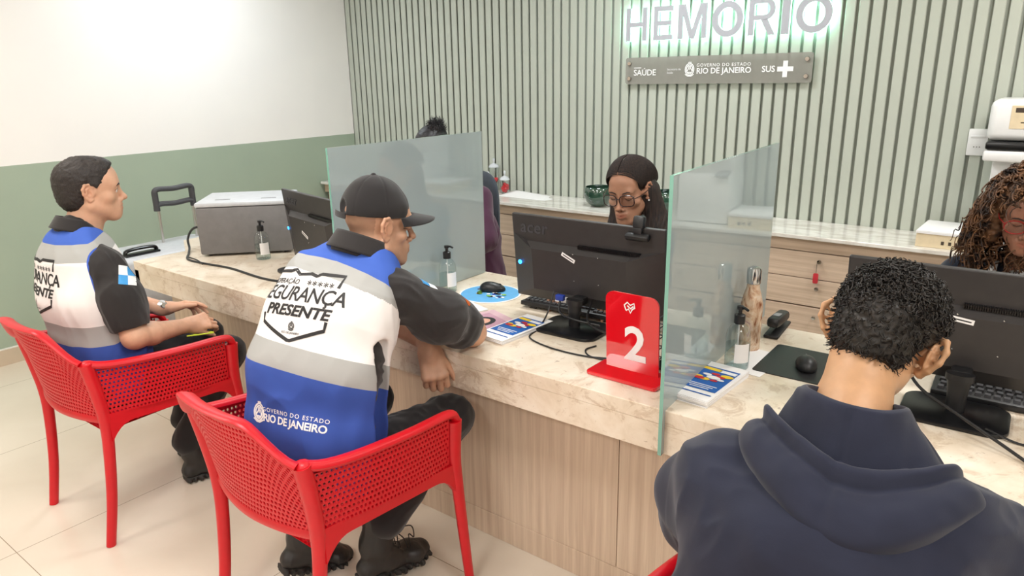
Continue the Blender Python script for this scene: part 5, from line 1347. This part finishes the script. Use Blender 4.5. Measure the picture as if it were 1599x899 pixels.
    ah = (R_sh+Vector((.130, .085, .06)), R_sh+Vector((.105, .05, -.21)), .105, .098); W.cap(*ah, .008, 's'); W.cap(L_sh+Vector((-.08, .05, .03)), L_sh+Vector((-.09, .04, -.18)), .095, .08, .01, 's')
    W.cap(nb+Vector((0, .02, -.0)), nb+Vector((0, .05, .2)), .080, .08, .01, 's')
    # open side slit at the right
    W.cap((-1.450, 1.270, .92), (-1.450, 1.250, .50), .026, .062, .006, 's')
    W.plane((-1.66, 1.07, .50), (0, -.1, -1), .01)
    W.warp(folds(.0075, 8.5, 31, (.15, .25, 1)))
    o, V = part(W, 'vest', M['vest'], t, .0045)
    ax = A((.03, -.42, -.90)); ax /= np.linalg.norm(ax)
    # distance along the back from the collar
    sp = [A(p) for p in ((-1.64, 1.33, 1.205), (-1.64, 1.225, 1.11), (-1.65, 1.135, .96), (-1.66, 1.065, .80), (-1.665, 1.035, .66), (-1.665, 1.03, .50))]
    tr = np.minimum(cap_dist(V, *ah), 9); float_attr(o.data, 'trim', 1-tr/.055)
    best = np.full(len(V), 9.); bd = np.zeros(len(V)); acc = 0
    for a, c in zip(sp, sp[1:]):
        ab = c-a; ab2 = A((0, ab[1], ab[2])); L = np.linalg.norm(ab2); tt = ((V-a)@ab2)/(L*L); tc = np.clip(tt, 0, 1); dd = np.linalg.norm((V-a)[:, 1:]-tc[:, None]*ab2[1:], axis=1)
        m_ = dd < best; best = np.where(m_, dd, best); bd = np.where(m_, acc+tc*L, bd); acc += L
    bd = bd+.0; float_attr(o.data, 'band', np.clip(bd/.7, 0, 1))
    vest_art(o, t, Vector((-1.665, 1.17, 1.035)), (1, .22, 0), (.0, .48, 1), .97, gov=Vector((-1.62, 1.04, .745)))
    patch(sh, t, R_sh+Vector((.06, .085, .045)), (.25, .85, -.45), (-.6, .1, 1), .06, .05)
    oc = decal([(math.cos(a)*.028, math.sin(a)*.034, 0) for a in np.linspace(0, 2*PI, 17)[:-1]], [tuple(range(16))], R_sh+Vector((.07, .225, -.05)), (.2, .85, -.40), (-.5, .1, 1), sh, M['orange'], t, 'sleeve_badge', .0014)
    decal([(math.cos(a)*.014, math.sin(a)*.018, 0) for a in np.linspace(0, 2*PI, 17)[:-1]], [tuple(range(16))], R_sh+Vector((.07, .225, -.05)), (.2, .85, -.40), (-.5, .1, 1), sh, M['ink'], oc, 'badge_centre', .0024)
    # trousers
    T = Sdf(); hip = Vector((-1.655, 1.13, .54)); RK, LK = Vector((-1.51, 1.61, .545)), Vector((-1.80, 1.52, .56)); RA, LA = Vector((-1.60, 1.38, .20)), Vector((-1.85, 1.28, .20))
    T.loft([(hip+Vector((0, -.02, .02)), .17, .10), (hip+Vector((0, .06, 0)), .17, .09)], (1, 0, 0), .05)
    T.chain([hip+Vector((.09, .03, 0)), RK, RA+Vector((0, 0, .04))], [.095, .074, .064], .03); T.chain([hip+Vector((-.09, .02, 0)), LK, LA+Vector((0, 0, .04))], [.092, .070, .062], .03)
    T.warp(folds(.007, 15, 41, (.2, .3, .9))); part(T, 'trousers', M['pants'], t, .005)
    boots(t, 1, (-1.63, 1.345, .125), (.18, .96, -.06), (.05, .2, 1), 1.02, lace=True); boots(t, -1, (-1.86, 1.22, .13), (.18, .93, -.30), (.0, .1, 1), 1.0)
officer_two()

# ---- seated boy seen from behind
def boy():
    t = person('seated boy with curly dark hair and navy hooded sweatshirt seen from behind', (-.24, 1.05, 0))
    H = headM((-.205, 1.372, 1.180), .14, .46, .18, .98)
    nb = Vector((-.215, 1.185, 1.05)); sh = (1, .0, .10)
    R_sh, L_sh = Vector((-.055, 1.15, .985)), Vector((-.395, 1.13, .955)); L_el = Vector((-.475, 1.27, .745)); R_el = Vector((.11, 1.32, .80))
    F = Sdf(); hn = H.inverted() @ (nb+Vector((0, .0, -.03))); head(F, H, .95, ears=True, neck=[(0, -.035, -.05), tuple(Vector((0, -.045, -.055)).lerp(hn, .55)), tuple(hn)], nr=.058, earout=.95, es=1.2)
    F.loft([((-.22, 1.10, .65), .13, .09), ((-.22, 1.12, .98), .13, .07)], (1, 0, 0), .04)
    L_wr, R_wr = Vector((-.37, 1.56, .815)), Vector((-.08, 1.55, .815))
    F.chain([L_sh, L_el, L_wr], [.045, .036, .024], .03); F.chain([R_sh, R_el, R_wr], [.045, .036, .024], .03)
    hand(F, L_wr, (.3, .95, 0), (0, 0, 1), [(.3, .4, .3)]*4, 1, .92); hand(F, R_wr, (-.3, .95, 0), (0, 0, 1), [(.3, .4, .3)]*4, -1, .92)
    o, V = part(F, 'body', SKIN3, t, .0032); tint_head(o.data, V, H)
    # cropped back hair following the skull, ragged at the nape
    G = Sdf(); G.use(H); G.ell((0, -.018, .044), (.0835, .1045, .0895), .01); G.ell((0, -.055, -.02), (.062, .055, .055), .03)
    G.ell((-.10, .01, -.026), (.050, .062, .050), .006, 's'); G.ell((.10, .01, -.026), (.050, .062, .050), .006, 's'); G.ell((0, .12, -.02), (.2, .09, .075), .01, 's')
    def nape(P):
        q = (P-A(H.translation))@np.array(H.to_3x3())/.96; j = .016*vnoise(q*A((1, 1, .25)), 55, 5); return np.maximum(0, -.052-q[:, 2]+j+.25*np.abs(q[:, 0]))*1.0
    G.warp(nape); G.use(None); G.warp(lambda P: .0016*vnoise(P, 120, 1)+.0014*vnoise(P, 230, 2)); ho, HV = part(G, 'hair', M['hairk'], t, .0024)
    rnd = random.Random(5); pts = []
    for i in range(1500):
        a = rnd.uniform(0, 2*PI); e = math.asin(rnd.uniform(-.25, 1)); n_ = Vector((math.cos(a)*math.cos(e), math.sin(a)*math.cos(e), math.sin(e)))
        p = Vector((n_.x*.081, n_.y*.102-.018, n_.z*.0875+.044)); 
        if p.z < .055-.35*max(0, p.y) and rnd.random() < .86: continue
        if p.y > .07 and p.z < .05: continue
        pts.append((H @ p, H.to_3x3() @ n_))
    hair_curls('top_curls', H, pts, t, M['hairk'], .0019, 1.5, .020, .0058, 3)
    pts = []; nv = len(HV); Hi = H.inverted()
    for i in range(2600):
        v = Vector(HV[rnd.randrange(nv)]); q = Hi @ v
        if q.y > .03 or (abs(q.x) > .058 and q.z < .036 and q.y > -.045): continue
        n_ = (v-(H @ Vector((0, -.018, .02)))).normalized(); n_ = (n_*.35+(H.to_3x3() @ Vector((.5*math.copysign(1, q.x)*0+.25, -.2, -1))).normalized()*.65).normalized(); pts.append((v-n_*.001, n_))
    hair_curls('short_back_hair', H, pts, t, M['hairk'], .0011, .35, .013, .0022, 8, steps=6)
    # sweatshirt
    S = Sdf(); S.loft([((-.225, 1.03, .46), .205, .15), ((-.225, 1.04, .70), .20, .145), ((-.222, 1.085, .90), .195, .125), ((-.218, 1.13, .985), .165, .095)], (1, .03, .06), .06)
    S.cap(nb+Vector((0, -.01, -.05)), nb+Vector((0, .0, -.01)), .10, .085, .05)
    S.chain([L_sh+Vector((.0, 0, -.005)), L_sh.lerp(L_el, .5)+Vector((-.012, -.01, 0)), L_el, L_wr+Vector((0, -.03, 0))], [.080, .082, .078, .045], .05)
    S.chain([R_sh+Vector((0, 0, -.005)), R_sh.lerp(R_el, .5), R_el, R_wr+Vector((0, -.03, 0))], [.080, .082, .076, .045], .05)
    S.warp(folds(.0075, 9, 51, (.1, .3, -1))); S.cap(nb+Vector((0, .06, .05)), nb+Vector((0, .03, .12)), .06, .08, .01, 's')
    part(S, 'sweatshirt', M['hoodie'], t, .0045)
    # hood lying on the back: a sagging pouch round the neck
    Nk = [(-.268, 1.255, 1.095), (-.287, 1.20, 1.118), (-.272, 1.150, 1.133), (-.232, 1.120, 1.137), (-.195, 1.115, 1.136), (-.155, 1.128, 1.133), (-.130, 1.165, 1.127), (-.128, 1.21, 1.113), (-.150, 1.255, 1.095)]
    Rm = [(-.335, 1.245, 1.015), (-.330, 1.165, 1.085), (-.298, 1.118, 1.094), (-.250, 1.082, 1.088), (-.200, 1.060, 1.078), (-.150, 1.068, 1.074), (-.100, 1.095, 1.078), (-.058, 1.145, 1.076), (-.045, 1.235, 1.010)]
    Ou = [(-.375, 1.20, 1.000), (-.368, 1.130, 1.020), (-.335, 1.065, 1.030), (-.270, 1.010, 1.015), (-.200, .984, .985), (-.130, .988, .988), (-.062, 1.030, 1.015), (-.012, 1.105, 1.030), (.0, 1.190, 1.005)]
    Nk, Rm, Ou = [spline(q, 8) for q in (Nk, Rm, Ou)]; vs = []; fs = []; n = len(Nk); cc = Vector((-.205, 1.19, 1.0))
    for i in range(n):
        a, r, o_ = Nk[i], Rm[i], Ou[i]; e = math.sin(PI*i/(n-1))**.5; out = (o_-cc); out.z = 0; out.normalize(); nn = (out*.45+Vector((0, 0, .9))).normalized()
        e3 = min(1, 2.6*math.sin(PI*i/(n-1))); nn = nn*(.25+.75*e3)
        rows = [a-out*.012+Vector((0, 0, -.05)), a-out*.009+Vector((0, 0, -.004)), a, a+out*.007+Vector((0, 0, -.008)), a.lerp(r, .45)+Vector((0, 0, -.030*e)), a.lerp(r, .80)+Vector((0, 0, -.034*e)), a.lerp(r, .93)+Vector((0, 0, -.010)),
                r+nn*.008, r.lerp(o_, .10)+nn*.014, r.lerp(o_, .20)+nn*.008*e, r.lerp(o_, .27)+nn*.002, r.lerp(o_, .38)+nn*.010, r.lerp(o_, .60)+nn*.018, r.lerp(o_, .82)+nn*.016, r.lerp(o_, .96)+nn*.008, o_-nn*.012, o_-nn*.035]
        rows = [q+Vector((0, -.0, .014)) if k < 5 else q for k, q in enumerate(rows)]; rows = spline(rows, 3); m = len(rows)
        for k, q in enumerate(rows):
            w_ = mnoise.noise(q*13)*.006+(.5-abs(mnoise.noise(q*24)))*.006; seam = .006*math.exp(-((i-n*.50)/.7)**2)*(k > 7)
            vs.append(q+nn*(w_*(k > 8)*e3-seam))
    for i in range(n-1):
        for k in range(m-1): c0 = i*m+k; fs.append((c0, c0+1, c0+m+1, c0+m))
    ho_ = adopt(B().raw(vs, fs).done('hood', M['hoodie'], sm=2.5), t); md = ho_.modifiers.new('s', 'SUBSURF'); md.levels = 1; md.render_levels = 1
    # seams
    T = Sdf(); T.chain([(-.13, 1.08, .53), (-.11, 1.42, .52), (-.12, 1.45, .12)], [.08, .06, .05], .03); T.chain([(-.31, 1.08, .53), (-.36, 1.42, .52), (-.36, 1.42, .12)], [.08, .06, .05], .03)
    T.warp(folds(.004, 9, 71, (0, 0, 1))); part(T, 'trousers', M['pants'], t, .006)
    for x in (-.12, -.36): boots(t, 1, (x, 1.44, .105), (0, 1, 0), (0, 0, 1), .9)
boy()

def spectacles(H, par, mat, w=.0265, h=.019, round_=0, name='glasses'):
    Hn = H; g = None; b = B(); L = B()
    for s in (-1, 1):
        pts = []
        for i in range(29):
            a = 2*PI*i/28; ca, sa = math.cos(a), math.sin(a); pw = .62 if not round_ else .9
            x = s*(w+.006)+w*math.copysign(abs(ca)**pw, ca); z = -.003+h*math.copysign(abs(sa)**pw, sa)*(1 if sa > 0 else 1.05); pts.append((x, z))
        P3 = [Hn @ Vector((x, .1035-abs(x)*.12, z)) for x, z in pts]; b.tube(P3, .0021, 8, cap=False); L.raw([p for p in P3[:-1]], [tuple(range(28))])
        b.tube([Hn @ Vector((s*(.0325+w), .098, .004)), Hn @ Vector((s*.078, .06, .006)), Hn @ Vector((s*.083, -.01, .010)), Hn @ Vector((s*.080, -.035, -.012))], .0019, 8)
    b.tube([Hn @ Vector((-.0075, .1025, .001)), Hn @ Vector((0, .107, .005)), Hn @ Vector((.0075, .1025, .001))], .0021, 8)
    o = adopt(b.done(name, mat), par); adopt(L.done('lens', M['lens'], sm=0), par)
    return o
def strands(name, curves, mat, par, r=.004, flat=.35, seg=6):
    b = B()
    for c, rr in curves: b.tube(c, [(rr*(1-.6*(i/(len(c)-1))**3), rr*flat) for i in range(len(c))], seg)
    return adopt(b.done(name, mat), par)
# ---- clerk with long straight hair
def clerk_centre():
    t = person('clerk with long straight dark hair and dark-framed glasses looking down', (-1.37, 2.70, 0))
    H = headM((-1.368, 2.575, 1.195), PI-.10, .20, .05, 1.07)
    nb = Vector((-1.365, 2.650, 1.020)); R_sh, L_sh = Vector((-1.545, 2.665, 0.950)), Vector((-1.185, 2.665, 0.950))
    F = Sdf(); hn = H.inverted() @ nb; head(F, H, .86, .97, 1, True, earout=.18, neck=[(0, -.02, -.05), tuple(Vector((0, -.03, -.06)).lerp(hn, .6)), tuple(hn)], nr=.048)
    F.loft([((-1.365, 2.705, 0.600), .13, .09), ((-1.365, 2.675, 0.935), .13, .07)], (1, 0, 0), .04)
    Rw, Lw = Vector((-1.475, 2.300, 0.830)), Vector((-1.235, 2.300, 0.830))
    F.chain([R_sh, (-1.595, 2.485, 0.760), Rw], [.042, .036, .024], .03); F.chain([L_sh, (-1.145, 2.485, 0.760), Lw], [.042, .036, .024], .03)
    hand(F, Rw, (.1, -1, 0), (0, 0, 1), [(.3, .4, .3)]*4, -1, .9); hand(F, Lw, (-.1, -1, 0), (0, 0, 1), [(.3, .4, .3)]*4, 1, .9)
    o, V = part(F, 'body', SKIN4, t, .003); tint_head(o.data, V, H, (.86, .58, .60)); face_paint(H, t, o)
    G = Sdf(); G.use(H); G.ell((0, -.022, .040), (.0835, .104, .089), .01); G.ell((-.0, -.055, -.04), (.078, .065, .09), .03)
    G.ell((0, .088, -.016), (.064, .072, .079), .012, 's'); G.ell((-.095, .012, -.01), (.045, .035, .055), .01, 's'); G.ell((.095, .012, -.01), (.045, .035, .055), .01, 's')
    G.cap((.012, .10, .08), (.018, .02, .136), .003, .003, .004, 's'); G.use(None)
    G.chain([H @ Vector((.055, -.05, -.02)), Vector((-1.435, 2.645, 1.015)), Vector((-1.470, 2.595, 0.820)), Vector((-1.465, 2.585, 0.700))], [.045, .05, .045, .03], .05)
    G.chain([H @ Vector((-.055, -.05, -.02)), Vector((-1.280, 2.665, 1.025)), Vector((-1.235, 2.615, 0.875)), Vector((-1.245, 2.605, 0.700))], [.05, .06, .06, .04], .05)
    G.warp(lambda P: .0016*np.sin(P[:, 0]*520+6*vnoise(P, 9, 2))*np.clip((1.15-P[:, 2])*9, 0, 1)+.001*vnoise(P*A((1, 1, .12)), 160, 3)); part(G, 'hair', M['hairw'], t, .003)
    cv = []
    for s in (-1, 1):
        for i in range(30):
            y0 = lerp(.072, -.07, i/29); kk = max(.2, 1-((y0+.02)/.112)**2)**.5; p = []
            for q in range(12):
                a = lerp(.03, 1.95, q/11); p.append(H @ Vector((.006*(1-q/11)+s*math.sin(a)*.0835*(kk*.5+.5 if a > .8 else kk*.6+.4)*1.0, y0-.045*(q/11)**1.5, (.040+math.cos(a)*.0885*kk))))
            cv.append((spline(p, 2), .0030))
    strands('combed_strands', cv, M['hairw'], t, flat=.45)
    spectacles(H, t, M['frames'], .0272, .0205)
    b = B(); b.sphere(H @ Vector((-.078, .002, -.034)), .004, 2); adopt(b.done('earring', M['whitep']), t)
    S = Sdf(); S.loft([((-1.365, 2.725, 0.500), .19, .12), ((-1.365, 2.705, 0.750), .18, .12), ((-1.365, 2.675, 0.950), .165, .085)], (1, 0, 0), .05)
    S.chain([R_sh, (-1.600, 2.495, 0.770), Rw+Vector((0, .04, 0))], [.07, .06, .045], .05); S.chain([L_sh, (-1.140, 2.495, 0.770), Lw+Vector((0, .04, 0))], [.07, .06, .045], .05)
    S.cap(nb+Vector((0, 0, -.05)), nb, .085, .07, .03); S.cap(nb+Vector((0, -.13, -.10)), nb+Vector((0, -.03, .05)), .05, .06, .02, 's'); S.warp(folds(.004, 9, 81, (0, 0, 1))); part(S, 'cardigan', M['blackcloth'], t, .005)
    Pp = Sdf(); Pp.loft([((-1.365, 2.650, 0.700), .09, .10), ((-1.365, 2.630, 0.965), .075, .07)], (1, 0, 0), .03); Pp.cap((-1.410, 2.610, 0.990), (-1.325, 2.565, 0.895), .012, .012, .03); Pp.cap((-1.365, 2.535, 1.035), (-1.365, 2.585, 1.055), .045, .05, .01, 's'); part(Pp, 'blouse', M['purple'], t, .004)
clerk_centre()

# ---- clerk at the right edge with curly hair
def clerk_right():
    t = person('clerk with big brown curls, red-framed glasses and navy blazer', (-.02, 2.95, 0))
    H = headM((-.052, 2.82, 1.195), PI-.10, .30, .0, 1.0)
    nb = Vector((-.04, 2.93, 1.0)); R_sh, L_sh = Vector((-.21, 2.93, .93)), Vector((.18, 2.93, .93))
    F = Sdf(); hn = H.inverted() @ nb; head(F, H, .92, 1.0, 1, False, neck=[(0, -.02, -.05), tuple(Vector((0, -.03, -.06)).lerp(hn, .6)), tuple(hn)], nr=.050)
    F.loft([((-.01, 2.97, .60), .14, .09), ((-.01, 2.95, .92), .14, .07)], (1, 0, 0), .04)
    Rw, Lw = Vector((-.14, 2.42, .84)), Vector((.12, 2.42, .84)); F.chain([R_sh, (-.26, 2.74, .78), Rw], [.045, .038, .025], .03); F.chain([L_sh, (.24, 2.74, .78), Lw], [.045, .038, .025], .03)
    hand(F, Rw, (.1, -1, 0), (0, 0, 1), [(.3, .4, .3)]*4, -1, .9); hand(F, Lw, (-.1, -1, 0), (0, 0, 1), [(.3, .4, .3)]*4, 1, .9)
    o, V = part(F, 'body', SKIN5, t, .003); tint_head(o.data, V, H, (.86, .56, .56)); face_paint(H, t, o)
    spectacles(H, t, M['rframes'], .029, .022, 1)
    G = Sdf(); G.use(H); G.ell((0, -.025, .05), (.100, .112, .098), .01); G.ell((0, -.06, -.04), (.12, .08, .10), .03)
    G.ell((.088, -.01, -.045), (.045, .05, .085), .02); G.ell((-.088, -.01, -.045), (.045, .05, .085), .02)
    G.ell((0, .092, -.022), (.062, .078, .092), .012, 's'); G.use(None)
    G.warp(lambda P: .008*vnoise(P, 48, 3)+.004*vnoise(P, 110, 4)); ho, HV = part(G, 'hair', M['hairc'], t, .004)
    rnd = random.Random(9); pts = []; me = ho.data; Hi = H.inverted(); nv = len(me.vertices)
    for i in range(950):
        v = me.vertices[rnd.randrange(nv)]; q = Hi @ v.co
        if q.y > .02 and q.z < .085 and abs(q.x) < .088: continue
        n_ = (v.co-(H @ Vector((0, -.03, -.0)))).normalized(); pts.append((v.co, n_))
    hair_curls('curls', H, pts, t, M['hairc'], .0036, 3.6, .062, .0085, 4, droop=1.6, steps=26)
    S = Sdf(); S.loft([((-.01, 3.0, .5), .20, .125), ((-.01, 2.98, .75), .195, .125), ((-.01, 2.95, .925), .18, .09)], (1, 0, 0), .05)
    S.chain([R_sh, (-.265, 2.75, .79), Rw+Vector((0, .04, 0))], [.078, .064, .05], .05); S.chain([L_sh, (.245, 2.75, .79), Lw+Vector((0, .04, 0))], [.078, .064, .05], .05)
    S.cap(nb+Vector((0, 0, -.04)), nb, .085, .07, .03); S.cap(nb+Vector((0, -.15, -.14)), nb+Vector((0, -.02, .05)), .05, .06, .02, 's'); S.warp(folds(.004, 8, 91, (0, 0, 1))); part(S, 'blazer', M['navy'], t, .005)
    Pp = Sdf(); Pp.loft([((-.01, 2.92, .70), .10, .10), ((-.01, 2.90, .94), .08, .07)], (1, 0, 0), .03); part(Pp, 'blouse', M['whitep'], t, .005)
    b = B(); c = spline([(-.115, 2.95, 1.03), (-.122, 2.85, .99), (-.105, 2.79, .90), (-.07, 2.78, .78)], 6); b.tube(c, (.002, .013), 8, up=(.3, -1, .3)); adopt(b.done('lanyard', M['whitep']), t)
clerk_right()

# ---- clerk almost wholly behind the first glass
def clerk_hidden():
    t = person('clerk in maroon sleeve mostly hidden behind the glass, tufted black hair bun above', (-2.62, 3.0, 0))
    H = headM((-2.80, 2.94, 1.262), PI, .35, .0, .99); nb = Vector((-2.70, 3.0, 1.08)); R_sh, L_sh = Vector((-2.88, 3.02, 1.0)), Vector((-2.52, 3.0, 1.0))
    F = Sdf(); hn = H.inverted() @ nb; head(F, H, .9, 1, 1, True, neck=[(0, -.02, -.05), tuple(Vector((0, -.03, -.06)).lerp(hn, .6)), tuple(hn)], nr=.05)
    F.loft([((-2.66, 3.08, .62), .14, .09), ((-2.70, 3.03, .98), .14, .07)], (1, 0, 0), .04)
    Rw, Lw = Vector((-2.82, 2.45, .84)), Vector((-2.58, 2.42, .84)); LE = Vector((-2.43, 2.92, .80)); F.chain([R_sh, (-2.95, 2.86, .80), Rw], [.045, .038, .025], .03); F.chain([L_sh, LE, Lw], [.045, .038, .025], .03)
    hand(F, Rw, (.1, -1, 0), (0, 0, 1), [(.3, .4, .3)]*4, -1, .9); hand(F, Lw, (-.1, -1, 0), (0, 0, 1), [(.3, .4, .3)]*4, 1, .9)
    o, V = part(F, 'body', SKIN5, t, .0045); tint_head(o.data, V, H)
    G = Sdf(); G.use(H); G.ell((0, -.022, .042), (.084, .104, .090), .01); G.ell((0, .10, -.02), (.2, .09, .085), .01, 's'); G.plane((0, 0, -.07), (0, 0, -1), .01); G.use(None); top = Vector((-2.765, 2.95, 1.385))
    G.ell(tuple(top), (.036, .036, .030), .02); G.warp(lambda P: .002*vnoise(P, 80, 3)); part(G, 'hair', M['hairb'], t, .004)
    rnd = random.Random(2); pts = []
    for i in range(420):
        n_ = Vector((rnd.gauss(0, 1), rnd.gauss(0, 1), rnd.gauss(.35, .8))).normalized(); pts.append((top+n_*.028, n_))
    hair_curls('bun_tufts', H, pts, t, M['hairb'], .0014, .8, .034, .004, 6)
    S = Sdf(); S.loft([((-2.64, 3.10, .5), .20, .12), ((-2.67, 3.07, .8), .19, .12), ((-2.70, 3.03, .99), .17, .09)], (1, 0, 0), .05)
    S.chain([R_sh, (-2.95, 2.87, .80), Rw+Vector((0, .04, 0))], [.075, .06, .045], .05); S.chain([L_sh, LE, Lw+Vector((0, .04, 0))], [.075, .068, .045], .05)
    S.warp(folds(.006, 10, 95, (.2, .2, 1))); part(S, 'sweater', M['maroon'], t, .006)
clerk_hidden()
